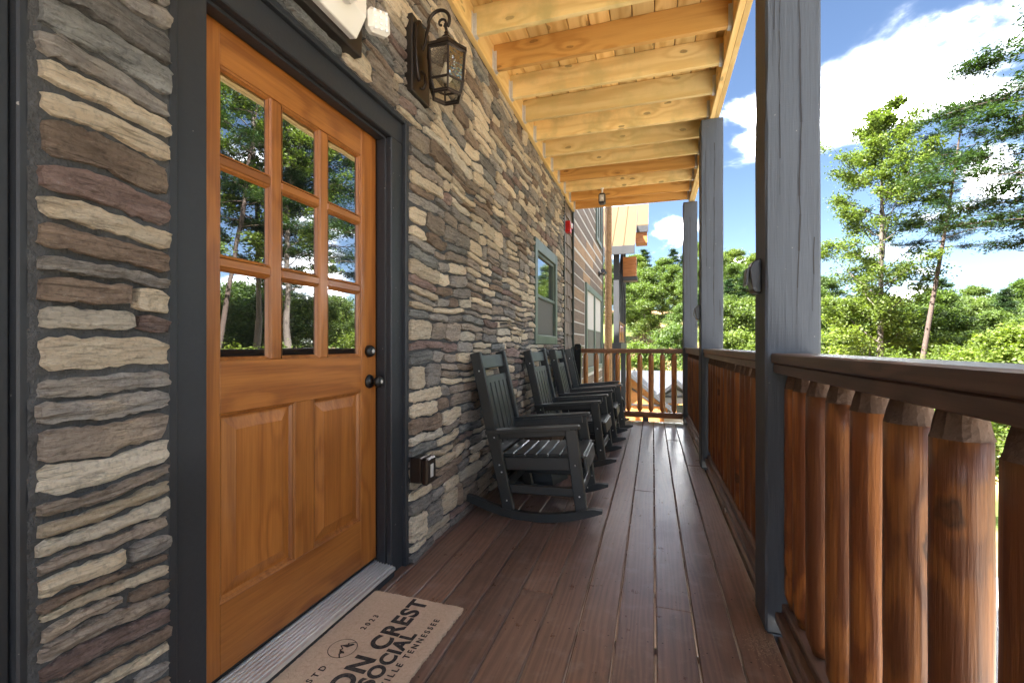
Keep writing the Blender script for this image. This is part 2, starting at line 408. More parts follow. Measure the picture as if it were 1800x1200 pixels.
def tube(pts, rad, n=8, cap=True):
    """tube mesh data through pts; rad scalar or list; returns verts, quads lists"""
    vs, fs = [], []
    pts = [Vector(p) for p in pts]
    up = Vector((0, 0, 1)); prev = None
    for i, p in enumerate(pts):
        t = (pts[min(i + 1, len(pts) - 1)] - pts[max(i - 1, 0)]).normalized()
        if prev is None:
            a = t.cross(up if abs(t.z) < .9 else Vector((1, 0, 0))).normalized()
        else:
            a = (prev - t * prev.dot(t)).normalized()
        prev = a; b = t.cross(a)
        r = rad[i] if hasattr(rad, '__len__') else rad
        for k in range(n):
            an = 2 * math.pi * k / n
            vs.append(tuple(p + (a * math.cos(an) + b * math.sin(an)) * r))
    for i in range(len(pts) - 1):
        for k in range(n):
            fs.append((i * n + k, i * n + (k + 1) % n, (i + 1) * n + (k + 1) % n, (i + 1) * n + k))
    return vs, fs
def mesh_tubes(lst, n=8, smooth=True):
    V, F = [], []
    for pts, rad in lst:
        v, f = tube(pts, rad, n); b = len(V); V += v; F += [tuple(i + b for i in q) for q in f]
    me = D.meshes.new('tube'); me.from_pydata(V, [], F); me.update()
    if smooth: me.polygons.foreach_set('use_smooth', [True] * len(me.polygons))
    return me
def lathe(prof, n=16, smooth=False, jit=0.0, seed=0):
    rr = random.Random(seed); V, F = [], []
    ph = [rr.uniform(-jit, jit) for _ in range(n)]
    for r, z in prof:
        for k in range(n):
            a = 2 * math.pi * k / n; q = r * (1 + ph[k] + rr.uniform(-jit, jit) * .4) if r > 1e-5 else 0
            V.append((q * math.cos(a), q * math.sin(a), z))
    for i in range(len(prof) - 1):
        for k in range(n): F.append((i * n + k, i * n + (k + 1) % n, (i + 1) * n + (k + 1) % n, (i + 1) * n + k))
    F.append(tuple(range(n - 1, -1, -1))); F.append(tuple((len(prof) - 1) * n + k for k in range(n)))
    me = D.meshes.new('lathe'); me.from_pydata(V, [], F); me.update()
    if smooth: me.polygons.foreach_set('use_smooth', [True] * len(me.polygons))
    return me
def prism(poly, ext, axis='Y', bev=0.0):
    """polygon (a,b) extruded by ext=(e0,e1) along axis. axis Y: (x,z); axis X: (y,z); axis Z: (x,y)"""
    def P(a, b, e): return {'Y': (a, e, b), 'X': (e, a, b), 'Z': (a, b, e)}[axis]
    n = len(poly); bm = bmesh.new()
    v0 = [bm.verts.new(P(a, b, ext[0])) for a, b in poly]; v1 = [bm.verts.new(P(a, b, ext[1])) for a, b in poly]
    bm.faces.new(v0); bm.faces.new(v1[::-1])
    for i in range(n): bm.faces.new((v0[i], v1[i], v1[(i + 1) % n], v0[(i + 1) % n]))
    bmesh.ops.recalc_face_normals(bm, faces=bm.faces)
    if bev: bmesh.ops.bevel(bm, geom=list(bm.edges), offset=bev, segments=1, affect='EDGES')
    return mesh_bm(bm)
def beam(p0, p1, w, t, bev=.003):
    """box from p0 to p1 (local x-z plane usually): returns mesh with w across (in plane of motion), t thick along Y"""
    p0 = Vector(p0); p1 = Vector(p1); d = (p1 - p0); L = d.length; d.normalize()
    y = Vector((0, 1, 0)); x = y.cross(d).normalized(); y = d.cross(x)
    bm = bmesh.new(); bm_box(bm, -w / 2, w / 2, -t / 2, t / 2, 0, L, bev)
    mt = Matrix((x, y, d)).transposed().to_4x4(); mt.translation = p0
    bm.transform(mt); return mesh_bm(bm)

# ------------------------------------------------------------------ ground
def sst(a, b, x):
    t = min(1, max(0, (x - a) / (b - a))); return t * t * (3 - 2 * t)
def ground_z(x, y):
    z = -3.5
    z -= 3.4 * sst(12, 26, y) * (1 - sst(4, 14, x))
    z += 17 * sst(48, 120, y) * (1 - .85 * sst(8, 40, x))
    z += 2 * sst(26, 90, x) * (1 - .8 * sst(48, 120, y))
    z += (sst(14, 22, x) + sst(30, 50, y)) * .5 * (mnoise.noise(Vector((x * .09, y * .09, 0))) * .9)
    return z
gx = np.concatenate([[-900, -300, -120], np.arange(-60, 141, 2.5), [200, 400, 900]])
gy = np.concatenate([[-900, -300, -120], np.arange(-60, 161, 2.5), [220, 450, 1000]])
V = [(x, y, ground_z(x, y)) for y in gy for x in gx]
nx_ = len(gx)
F = [(j * nx_ + i, j * nx_ + i + 1, (j + 1) * nx_ + i + 1, (j + 1) * nx_ + i) for j in range(len(gy) - 1) for i in range(nx_ - 1)]
def ground_mat():
    m = M('wild_grass_and_dirt'); v = m.coord(rnd=False)
    a = m.noise(v, .09, 5, .6); b = m.noise(v, 3, 6, .7)
    c = m.mix(b, (.035, .060, .014), (.10, .135, .035))
    dirt = m.mix(b, (.17, .105, .055), (.34, .23, .13))
    c = m.mix(m.ramp(a, [(.42, 0.0), (.52, 1.0)]), c, dirt)
    return m.fin(c, .95, bump=m.bump(b, .08, 1), spec=.15)
g = obj('ground', mesh_np('ground', V, F, True), ground_mat()); tag(g, kind='structure')
def sheet(name, x0, x1, y0, y1, z, mat):
    me = D.meshes.new(name); me.from_pydata([(x0, y0, z), (x1, y0, z), (x1, y1, z), (x0, y1, z)], [], [(0, 1, 2, 3)])
    o = obj(name, me, mat); tag(o, kind='structure'); return o
def asph(name, col, br):
    m = M(name); v = m.coord(rnd=False); a = m.noise(v, .8, 5, .6); b = m.noise(v, 60, 3, .6)
    c = m.mix(m.math('MULTIPLY', m.math('ADD', a, b), .5), sc3(col, .75), sc3(col, 1.25))
    return m.fin(c, .85, bump=m.bump(b, .006, 1))
sheet('driveway', 0.2, 8.1, -40, 11.5, -3.49, asph('pale_concrete', (.40, .38, .35), 1))
sheet('road', 8.1, 11.3, -60, 60 - 48, -3.485, asph('grey_asphalt', (.085, .085, .088), 1))
# kerb between the driveway and the road verge
k = obj('kerb', box(11.3, 11.45, -60, 12, -3.5, -3.37, .01), asph('kerb_concrete', (.36, .35, .33), 1)); tag(k, kind='structure')

# ------------------------------------------------------------------ deck
deck = thing('deck', None, None, kind='structure')
PITCH = .147; X0 = .0095; YEND = 7.02; YBEG = -2.6
butts = {-5: 2.33, -2: None}
rb = random.Random(3)
jo = {0: [2.05], -1: [1.45 + 2.2], -2: [], -4: [2.02], -5: [3.3], 1: [5.7], 2: [4.55], -3: [5.2], -6: [.7], -7: [4.1]}
for k in range(-9, 3):
    a = X0 + PITCH * k + .0035; b = X0 + PITCH * (k + 1) - .0035
    if k == -9: a = -1.228
    cuts = [YBEG] + sorted(jo.get(k, [])) + [YEND + (-.004 if k % 2 else .004)]
    for c0, c1 in zip(cuts[:-1], cuts[1:]):
        L = c1 - c0 - .003; W = b - a
        dz = rb.uniform(-.0012, .0012)
        obj('deck_board', cbox(W, L, .028, .004), MT['deck'], deck, ((a + b) / 2 , (c0 + c1) / 2, -.014 + dz), (0, rb.uniform(-.003, .003), 0))
def add_screws():
    bm = bmesh.new()
    for k in range(-9, 3):
        for j in range(-6, 18):
            y = .42 * j + .11
            for s in (-.045, .045):
                x = X0 + PITCH * (k + .5) + s + rb.uniform(-.004, .004)
                r = bmesh.ops.create_circle(bm, cap_ends=True, segments=6, radius=.0035)
                bmesh.ops.translate(bm, verts=r['verts'], vec=(x, y + rb.uniform(-.012, .012), .0022))
    o = obj('screw_head', mesh_bm(bm), MT['trim_in'], deck); o['kind'] = 'stuff'
add_screws()
# framing under the deck
for j in range(0, 24):
    y = -2.3 + .41 * j
    if y > 6.9: break
    obj('under_joist', box(-1.2, .46, y - .019, y + .019, -.27, -.034), MT['rail_y'], deck)
obj('under_beam', box(-.9, -.75, YBEG, 7.0, -.55, -.272), MT['rail_y'], deck)
obj('rim_board', box(.462, .5, YBEG, 7.02, -.27, -.006), MT['rail_y'], deck)
obj('rim_board', box(-1.22, .5, 7.024, 7.062, -.27, -.006), MT['rail_x'], deck)

# ------------------------------------------------------------------ stone wall
WX = -1.19
wall = thing('stone_wall', 'stacked ledgestone wall of cream, grey and brown stones running along the porch', 'wall', (WX, 0, 0))
MORT = -.004
DOOR = (.86, 2.065, 2.262)      # casing outside Y0 Y1 top
WIN = (4.625, 5.76, 1.135, 2.262)
WALL_TOP = 3.19; WALL_END = 6.255; WALL_BEG = .592
# mortar: backing pieces around the openings
MV, MF = [], []
def mb(y0, y1, z0, z1):
    ny_ = max(2, int((y1 - y0) / .035)); nz_ = max(2, int((z1 - z0) / .035)); b0 = len(MV)
    for j in range(nz_ + 1):
        for i in range(ny_ + 1):
            y = y0 + (y1 - y0) * i / ny_; z = z0 + (z1 - z0) * j / nz_
            MV.append((MORT + .006 * mnoise.noise(Vector((y * 19, z * 19, 2))) + .004 * mnoise.noise(Vector((y * 50, z * 50, 7))), y, z))
    for j in range(nz_):
        for i in range(ny_):
            q = b0 + j * (ny_ + 1) + i; MF.append((q, q + 1, q + ny_ + 2, q + ny_ + 1))
mb(WALL_BEG - .01, DOOR[0], -.03, 3.45)
mb(DOOR[0], DOOR[1], DOOR[2], 3.45)
mb(DOOR[1], WIN[0] + .02, -.03, 3.45)
mb(WIN[0] + .02, WIN[1] - .02, -.03, WIN[2] + .02)
mb(WIN[0] + .02, WIN[1] - .02, WIN[3] - .02, 3.45)
mb(WIN[1] - .02, WALL_END, -.03, 3.45)
me = D.meshes.new('mortar'); me.from_pydata(MV, [], MF); me.update()
mo = obj('mortar', me, MT['mortar'], wall); mo['kind'] = 'stuff'
obj('wall_core', box(-.14, -.05, 2.12, 4.6, -.03, 3.45, 0), MT['mortar'], wall)
def allowed(z0, z1):
    zm = (z0 + z1) / 2; iv = [(WALL_BEG, WALL_END)]
    def cut(a, b):
        nonlocal iv
        r = []
        for p, q in iv:
            if b <= p or a >= q: r.append((p, q)); continue
            if a > p: r.append((p, a))
            if b < q: r.append((b, q))
        iv = r
    if zm < DOOR[2]: cut(DOOR[0], DOOR[1])
    if WIN[2] < zm < WIN[3]: cut(WIN[0], WIN[1])
    return iv
rs = random.Random(21)
recs = []     # y0,y1,z0,z1
def split_seg(y0, y1, z0, z1, near):
    H = z1 - z0
    L = y1 - y0
    def hcut(a, b, c, d, lo, hi):
        y = a
        while b - y > .001:
            l = rs.uniform(lo, hi)
            if b - y - l < lo * .55: l = b - y
            recs.append((y, min(b, y + l), c, d)); y += l
    opts = rs.random()
    if H < .085 or opts < .07:
        hcut(y0, y1, z0, z1, .14, .30)
    elif opts < .80:
        m = z0 + H * rs.uniform(.36, .64)
        hcut(y0, y1, z0, m, .15, .40); hcut(y0, y1, m, z1, .15, .40)
    else:
        m1 = z0 + H * rs.uniform(.26, .38); m2 = z0 + H * rs.uniform(.6, .72)
        hcut(y0, y1, z0, m1, .16, .42); hcut(y0, y1, m1, m2, .16, .42); hcut(y0, y1, m2, z1, .16, .42)
zs = [0.0]
marks = [WIN[2], WIN[3], WALL_TOP]
for mk in marks:
    n = max(1, round((mk - zs[-1]) / .124)); base = zs[-1]
    hs = [rs.uniform(.7, 1.3) for _ in range(n)]; t = sum(hs)
    for h_ in hs[:-1]: zs.append(zs[-1] + h_ / t * (mk - base))
    zs.append(mk)
for z0, z1 in zip(zs[:-1], zs[1:]):
    for p, q in allowed(z0, z1):
        y = p
        while q - y > .001:
            l = rs.uniform(.26, .75)
            if q - y - l < .2: l = q - y
            split_seg(y, y + l, z0, z1, False); y += l
def warp(y, z):
    f = min(1, z / .12, (WALL_TOP - z) / .1 if z < WALL_TOP else 0)
    for (a, b, c, d) in ((DOOR[0], DOOR[1], -1, DOOR[2]), (WIN[0], WIN[1], WIN[2], WIN[3])):
        dy = max(a - y, y - b, 0); dz = max(c - z, z - d, 0)
        f = min(f, math.hypot(dy, dz) / .12)
    f = max(f, 0)
    return f * (.030 * mnoise.noise(Vector((y * 2.3, z * 3.1, 1))) + .012 * mnoise.noise(Vector((y * 8, z * 6, 5)))), \
           f * (.022 * mnoise.noise(Vector((y * 3, z * 9, 9))))
def stone_verts(rec, seed, nxm=7):
    y0, y1, z0, z1 = rec; r = random.Random(seed)
    g_ = .0062
    g1, g2, g3, g4 = [g_ * r.uniform(.5, 1.7) for _ in range(4)]
    a, b, c, d = y0 + g1, y1 - g2, z0 + g3, z1 - g4
    L, H = b - a, d - c
    nx = max(3, min(nxm, int(L / (.04 if nxm < 10 else .016)))); ny = (3 if H < .07 else 4) if nxm < 10 else max(4, int(H / .011))
    rad = min(.022, H * .3)
    proud = r.uniform(.008, .020); tilt = r.uniform(-.006, .006); tz = r.uniform(-.004, .004)
    lay = [r.uniform(-.004, .005) for _ in range(ny + 1)]; hi = nxm > 10
    bowt = r.uniform(-.1, .1)
    V, F = [], []
    idx = {}
    for j in range(ny + 1):
        for i in range(nx + 1):
            u, v = i / nx, j / ny
            # squash the corners round
            eu = min(u, 1 - u) * L; ev = min(v, 1 - v) * H
            y = a + u * L; z = c + v * H
            if ev < 1e-6 and eu < rad:
                z += (rad - eu) * .42 * (1 if v == 0 else -1)
            edge = (i in (0, nx)) or (j in (0, ny))
            kk = .45 if hi else .8
            jy = r.uniform(-.005, .005) * kk; jz = r.uniform(-.005, .005) * (H / .07) * kk
            if edge: jz += .0040 * mnoise.noise(Vector((y * 22, v * 9, seed * 1.7))) + (r.uniform(-.0030, .0030) if hi else 0)
            wz, wy = warp(y, z)
            x = proud + tilt * (u - .5) * 2 + tz * (v - .5) * 2 + lay[j] * .8 + .008 * mnoise.noise(Vector((y * 11, z * 34 + .6 * mnoise.noise(Vector((y * 9, z * 9, seed))), seed * .37)))
            if hi: x += .004 * mnoise.noise(Vector((y * 34, z * 95, seed))) + r.uniform(-.0012, .0012)
            if edge: x -= .003 + r.uniform(0, .004)
            idx[i, j] = len(V); V.append((x, y + jy + wy * .4, z + jz + wz))
    for j in range(ny):
        for i in range(nx):
            F.append((idx[i, j], idx[i + 1, j], idx[i + 1, j + 1], idx[i, j + 1]))
    ring = [idx[i, 0] for i in range(nx + 1)] + [idx[nx, j] for j in range(1, ny + 1)] + [idx[i, ny] for i in range(nx - 1, -1, -1)] + [idx[0, j] for j in range(ny - 1, 0, -1)]
    n0 = len(V)
    cy, cz = (a + b) / 2, (c + d) / 2
    for q in ring:
        x, y, z = V[q]; V.append((MORT - .012, y + (y - cy) / max(L, .01) * .004, z + (z - cz) / max(H, .01) * .003))
    m_ = len(ring)
    for t in range(m_): F.append((ring[(t + 1) % m_], ring[t], n0 + t, n0 + (t + 1) % m_))
    return V, F
def px_size(rec):
    y0, y1, z0, z1 = rec; s_, c_ = math.sin(YAW), math.cos(YAW)
    def prj(y, z):
        d = -WX * s_ + y * c_; return 512 + 455 * (WX * c_ + y * s_) / d, 345 - 455 * (z - 1.12) / d
    p = prj(y0, (z0 + z1) / 2); q = prj(y1, (z0 + z1) / 2); vis = max(p[0], q[0]) > 0 and min(p[1], q[1]) < 682 and max(p[1], q[1]) > 0
    return (abs(p[0] - q[0]) * abs(prj(y0, z0)[1] - prj(y0, z1)[1])) * (1 if vis else .01)
order = sorted(range(len(recs)), key=lambda i: -px_size(recs[i]))
cum = np.cumsum(STONE_W)
def pick(seed):
    x = random.Random(seed * 13 + 1).random() * cum[-1]; return int(np.searchsorted(cum, x))
rest = []
for n_, i in enumerate(order):
    if n_ < 298:
        V, F = stone_verts(recs[i], i, 22 if n_ < 70 else 8)
        y0, y1, z0, z1 = recs[i]; c = Vector((0, (y0 + y1) / 2, (z0 + z1) / 2))
        me = D.meshes.new('stone'); me.from_pydata([(x, y - c.y, z - c.z) for x, y, z in V], [], F); me.update()
        obj('stone', me, STONES[pick(i)], wall, c)
    else: rest.append(i)
V, F, MI = [], [], []
for i in rest:
    v, f = stone_verts(recs[i], i, 5); b = len(V); V += v; F += [tuple(q + b for q in t) for t in f]; MI += [pick(i)] * len(f)
me = D.meshes.new('stone_far'); me.from_pydata(V, [], F)
for m_ in STONES: me.materials.append(m_)
me.polygons.foreach_set('material_index', MI); me.update()
so = obj('stone', me, None, wall); so['kind'] = 'stuff'
print('stones', len(recs))

# ------------------------------------------------------------------ the house above and behind (throws the shade)
MT['siding'] = wood('brown_house_siding', (.20, .13, .09), (.12, .075, .05), 'Y', rough=.7, ring=20)
hs = thing('house', 'tall mountain lodge wall rising behind the stone porch wall', 'house', (-1.4, 3, 3.5))
obj('wall', box(-7.5, -.0, -5.8, 8.3, 0, 3.4), MT['siding'], hs)
obj('lower_wall', box(-7.5, -.03, -5.8, 8.3, -7.0, -3.55), MT['siding'], hs)
obj('roof', prism([(.7, 3.4), (-3.8, 6.2), (-8.3, 3.4), (-8.3, 3.2), (-3.8, 6.0), (.7, 3.2)], (-6.3, 8.6), 'Y'), MT['green_dk'], hs)
obj('inner_wall', box(-7.5, -.06, -5.79, 8.29, -3.53, -.01), MT['trim_in'], hs)

# ------------------------------------------------------------------ porch ceiling: upper deck seen from below
ceil = thing('ceiling', None, None, kind='structure')
JZ0, JZ1 = 3.205, 3.395
for k in range(-9, 4):
    a = X0 + PITCH * k + .0024; b = X0 + PITCH * (k + 1) - .0024
    for y0, y1 in ((-2.6, 2.2 + (k % 3) * .82), (2.2 + (k % 3) * .82, 7.06)):
        obj('ceiling_board', cbox(b - a, y1 - y0 - .003, .028, .0055), MT['ceil'], ceil, ((a + b) / 2, (y0 + y1) / 2, JZ1 + .016))
obj('seam_backing', box(-1.19, .57, -2.6, 7.06, JZ1 + .034, JZ1 + .05, 0), MT['trim_in'], ceil)  # unseen dark sheet added above the boards so their seams look dark
obj('ledger_board', box(-1.19, -1.152, -2.6, 7.03, JZ0 - .012, JZ1, .003), MT['joist_y'], ceil)
jy = [2.865 + .41 * k for k in range(-13, 10)] + [6.95]
def hanger_mesh(side):
    bm = bmesh.new(); s = side
    x0, x1 = (0, .024) if s > 0 else (-.024, 0)
    bm_box(bm, x0, x1, -.0235, -.0205, -.004, .14); bm_box(bm, x0, x1, .0205, .0235, -.004, .14)
    bm_box(bm, x0, x1, -.0235, .0235, -.007, -.004)
    fx = (0, .002) if s > 0 else (-.002, 0)
    bm_box(bm, fx[0], fx[1], -.055, -.0236, -.004, .14); bm_box(bm, fx[0], fx[1], .0236, .055, -.004, .14)
    return mesh_bm(bm)
hm = hanger_mesh(1); hm.materials.append(MT['steel']); hm2 = hanger_mesh(-1); hm2.materials.append(MT['steel'])
jrand = random.Random(5)
MT['joist_o'] = wood('orange_pine_lumber', (.70, .40, .12), (.46, .22, .05), 'X', rough=.6, ring=18, knots=.7, fine=.35, var=.15)
for y in jy:
    if y > 7: continue
    idx_ = round((y - 2.865) / .41)
    obj('joist', cbox(1.645, .038, JZ1 - JZ0, .002), MT['joist_o'] if idx_ in (7, 9, 10, 1) else MT['joist'], ceil, (-.328, y, (JZ0 + JZ1) / 2))
    obj('joist_hanger', hm, None, ceil, (-1.1515, y, JZ0)); obj('joist_hanger', hm2, None, ceil, (.4945, y, JZ0))
for y0, y1, n in ((-2.6, 1.95, 1), (1.951, 4.53, 2), (4.531, 7.06, 3)):
    obj('rim_beam', box(.4955, .5335, y0, y1, JZ0 - .03, JZ1, .003), MT['joist_y'], ceil)
    obj('rim_beam', box(.5345, .5725, y0 + .0 , y1, JZ0 - .03, JZ1, .003), MT['joist_y'], ceil)
# tips of deck screws poking through
bm = bmesh.new()
for y in jy:
    for k in range(-8, 3):
        if jrand.random() < .5:
            x = X0 + PITCH * k + jrand.uniform(-.004, .004)
            r = bmesh.ops.create_cone(bm, segments=6, radius1=.0025, radius2=.0012, depth=.032, cap_ends=True)
            bmesh.ops.translate(bm, verts=r['verts'], vec=(x, y + .19 + jrand.uniform(-.1, .05), JZ1 - .012))
o = obj('screw_tip', mesh_bm(bm), MT['screw'], ceil); o['kind'] = 'stuff'

# ------------------------------------------------------------------ posts
PX0, PX1 = .419, .607
def post_mesh(h, seed):
    r = random.Random(seed); bm = bmesh.new(); n = 26; W = .188; D_ = .19
    prof = []
    for (sx, sy) in ((-1, -1), (1, -1), (1, 1), (-1, 1)):
        prof.append((sx, sy))
    rings = []
    ch = .008
    for i in range(n + 1):
        z = h * i / n
        ring = []
        for (cx, cy), (d1, d2) in zip(((-1, -1), (1, -1), (1, 1), (-1, 1)), (((0, 1), (1, 0)), ((-1, 0), (0, 1)), ((0, -1), (-1, 0)), ((1, 0), (0, -1)))):
            for dx, dy in (d1, d2):
                c = ch * (1 + .9 * mnoise.noise(Vector((z * 7, cx * 3 + seed, cy * 5))))
                wob = .0025 * mnoise.noise(Vector((z * 3, cx + dx, cy + dy + seed)))
                ring.append(bm.verts.new((cx * W / 2 + dx * c + wob, cy * D_ / 2 + dy * c + wob, z)))
        rings.append(ring)
    for a, b in zip(rings[:-1], rings[1:]):
        for k in range(8):
            bm.faces.new((a[k], a[(k + 1) % 8], b[(k + 1) % 8], b[k]))
    bm.faces.new(rings[0][::-1]); bm.faces.new(rings[-1])
    bmesh.ops.recalc_face_normals(bm, faces=bm.faces)
    return mesh_bm(bm)
POSTY = [-.51, 1.983, 4.47, 6.955]
plab = ['square blue grey timber post behind the near end of the railing', 'nearest square blue grey timber post, with a long vertical crack',
        'middle square blue grey timber post, second along the railing', 'farthest square blue grey timber post at the corner of the end railing']
for i, y in enumerate(POSTY):
    p = thing('porch_post', plab[i], 'post', ((PX0 + PX1) / 2, y + .095, 0), group='square posts along the railing')
    obj('upper_shaft', post_mesh(3.172 - .012, i), MT['post'], p, (0, 0, .01))
    obj('base_block', box(-.088, .088, -.09, .09, -.24, .0), MT['post'], p)
    # drying cracks
    bm = bmesh.new(); rr = random.Random(i + 4)
    for (cx, z0, z1, w_) in ((.012, 1.2, 3.0, .0055), (-.045, 1.7, 2.9, .003), (.065, 1.25, 1.6, .006), (.02, .2, .9, .003), (-.07, 2.2, 2.7, .003)):
        zz = z0; x = cx; pts = []
        while zz < z1: pts.append((x, zz)); zz += .07; x += rr.uniform(-.0035, .0035)
        for (xa, za), (xb, zb) in zip(pts[:-1], pts[1:]):
            wa = w_ * (1 if za > z0 + .08 else .3) * rr.uniform(.5, 1.2); wb = wa
            vs = [bm.verts.new(q) for q in ((xa - wa / 2, -.0968, za), (xa + wa / 2, -.0968, za), (xb + wb / 2, -.0968, zb), (xb - wb / 2, -.0968, zb))]
            bm.faces.new(vs)
    o = obj('crack', mesh_bm(bm), MT['trim_in'], p); o['kind'] = 'stuff'

# ------------------------------------------------------------------ railings along the deck
def spindle_mesh(seed, r=.047, z0=.14, z1=1.008, n=20):
    rr = random.Random(seed)
    prof = [(r * .60, z0 - .004), (r * .98, z0 + .045)]
    for k in range(1, 9):
        z = z0 + .045 + (z1 - z0 - .09) * k / 9; prof.append((r * (1 + rr.uniform(-.015, .02)), z))
    prof += [(r * .99, z1 - .05)]
    body = lathe(prof, n, True, .02, seed)
    top = lathe([(r * .985, z1 - .05), (r * .93, z1 - .042), (r * .84, z1 - .022), (r * .72, z1)], 22, False, .05, seed)
    return body, top
def long_railing(y0, y1, label, n, seed, ys=None):
    ym = (y0 + y1) / 2; L = y1 - y0
    t = thing('railing', label, 'railing', (.515, ym, 0), group='log railings along the porch')
    obj('top_rail', cbox(.142, L, .038, .005), MT['rail_y'], t, (-.007, 0, 1.071))
    obj('under_rail', cbox(.128, L, .036, .004), MT['rail_y'], t, (-.006, 0, 1.0325))
    obj('bottom_rail', cbox(.128, L, .036, .004), MT['rail_y'], t, (.0, 0, .076))
    obj('bottom_rail', cbox(.088, L, .034, .004), MT['rail_y'], t, (.003, 0, .1125))
    obj('foot_block', cbox(.088, .088, .058, .004), MT['rail_y'], t, (-.015, 0.06, .0285))
    if ys is None: ys = [y0 + (k + .5) * L / n for k in range(n)]
    for k, y in enumerate(ys):
        b, tp = spindle_mesh(seed * 50 + k, .0445 * random.Random(seed * 7 + k).uniform(.95, 1.05))
        s = obj('spindle', b, MT['spindle'], t, (0, y - ym, 0)); obj('chamfered_end', tp, MT['spindle_end'], s)
near_ys = [1.925 - .0 , 1.842 - .02] + [1.676 - .168 * k for k in range(0, 12)]
near_ys = [1.93, 1.80] + [1.65 - .166 * k for k in range(0, 12)]
long_railing(POSTY[0] + .19, POSTY[1] - .001, 'near section of dark brown railing with thick log spindles', 0, 1, ys=[1.932, 1.825, 1.678, 1.502, 1.330, 1.157, .994, .815, .65, .49, .33, .16, 0, -.15])
long_railing(POSTY[1] + .191, POSTY[2] - .001, 'middle section of railing between the nearest and second grey posts', 15, 2)
long_railing(POSTY[2] + .191, POSTY[3] - .001, 'short looking far section of railing beyond the second grey post', 15, 3)

# end railing
E0, E1 = -1.06, .415; EY = 7.10
er = thing('railing', 'orange log spindle railing closing off the far end of the porch', 'railing', ((E0 + E1) / 2, EY, 0), group='log railings along the porch')
L = E1 - E0
obj('top_rail', cbox(L, .13, .036, .004), MT['rail_x'], er, (0, 0, 1.052))
obj('under_rail', cbox(L, .09, .030, .004), MT['rail_x'], er, (0, 0, 1.018))
obj('bottom_rail', cbox(L, .09, .036, .004), MT['rail_x'], er, (0, 0, .108))
obj('bottom_rail', cbox(L, .038, .045, .004), MT['rail_x'], er, (0, 0, .067))
obj('foot_block', cbox(.085, .08, .064, .004), MT['post'], er, (.07 + .15, 0, .01))
for k in range(9):
    x = .30 - .162 * k
    rr_ = .037
    prof = [(.012, .127), (rr_ * .8, .15), (rr_, .18)] + [(rr_ * random.Random(k * 9 + j).uniform(.97, 1.03), .18 + .1 * j) for j in range(1, 8)] + [(rr_, .96), (rr_ * .8, .985), (.012, 1.0)]
    s = obj('spindle', lathe(prof, 12, True, .02, k), MT['spindle_far'], er, (x - (E0 + E1) / 2, 0, 0))
nw = thing('newel_post', 'short black chamfered post where the end railing meets the wall', 'post', (-1.115, EY, -.24))
obj('shaft', prism([(-.05, 0), (.05, 0), (.05, 1.36), (.032, 1.385), (-.032, 1.385), (-.05, 1.36)], (-.05, .05), 'Y', .002), MT['blackmetal'], nw)

# ------------------------------------------------------------------ door
MT['darkgap'] = MT['trim_in']
CX = -1.215
dt = thing('door_casing', 'charcoal painted timber casing framing the orange wooden door', 'door frame', (CX, 1.4625, 0))
def rel(y): return y - 1.4625
Yin0, Yin1, Ztop = .985, 1.942, 2.137
obj('side_casing', box(-.03, 0, rel(.862), rel(Yin0), 0.002, Ztop + .0, .004), MT['trim'], dt)
obj('side_casing', box(-.03, 0, rel(Yin1), rel(2.064), 0.002, Ztop + .0, .004), MT['trim'], dt)
obj('head_casing', box(-.03, 0.0, rel(.862), rel(2.064), Ztop + .001, 2.26, .004), MT['trim'], dt)
obj('back_band', box(-.02, .022, rel(2.040), rel(2.067), 0.002, 2.262, .003), MT['trim'], dt)
obj('back_band', box(-.02, .022, rel(.860), rel(.884), 0.002, 2.262, .003), MT['trim'], dt)
obj('back_band', box(-.02, .0215, rel(.885), rel(2.039), 2.238, 2.263, .003), MT['trim'], dt)
obj('jamb', box(-.16, -.031, rel(Yin0 - .03), rel(Yin0), .05, Ztop), MT['trim_in'], dt)
obj('jamb', box(-.16, -.031, rel(Yin1), rel(Yin1 + .03), .05, Ztop), MT['trim_in'], dt)
obj('jamb', box(-.16, -.031, rel(Yin0 - .03), rel(Yin1 + .03), Ztop + .001, Ztop + .03), MT['trim_in'], dt)
obj('jamb_stop', box(-.075, -.031, rel(Yin1 - .007), rel(Yin1 - .0005), .05, Ztop - .001, .001), MT['trim'], dt)
obj('jamb_stop', box(-.075, -.031, rel(Yin0), rel(Yin1 - .008), Ztop - .012, Ztop - .001, .001), MT['trim'], dt)

DX = -1.30
door = thing('entry_door', 'orange stained wooden entry door with nine glass panes over two raised panels', 'door', (DX, 1.4625, .07))
def dz(z): return z - .07
LT = .044
def dbox(name, y0, y1, z0, z1, x0=-LT, x1=0.0, mat='door_v', bev=.0015):
    return obj(name, box(x0, x1, rel(y0), rel(y1), dz(z0), dz(z1), bev), MT[mat], door)
YL, YR = .992, 1.938; ZB, ZT = .082, 2.132
dbox('stile', YL, 1.096, ZB, ZT); dbox('stile', 1.820, YR, ZB, ZT)
dbox('rail', 1.0965, 1.8195, 2.005, ZT, mat='door_h'); dbox('rail', 1.0965, 1.8195, .905, 1.070, mat='door_h'); dbox('rail', 1.0965, 1.8195, ZB, .305, mat='door_h')
dbox('mullion', 1.410, 1.512, .3055, .9045)
cols = [(1.0965, 1.300), (1.349, 1.549), (1.598, 1.8195)]
rows = [(1.0705, 1.368), (1.398, 1.690), (1.720, 2.0045)]
dbox('muntin', 1.3005, 1.3485, 1.0705, 2.0045, -.036, -.003, bev=.003); dbox('muntin', 1.5495, 1.5975, 1.0705, 2.0045, -.036, -.003, bev=.003)
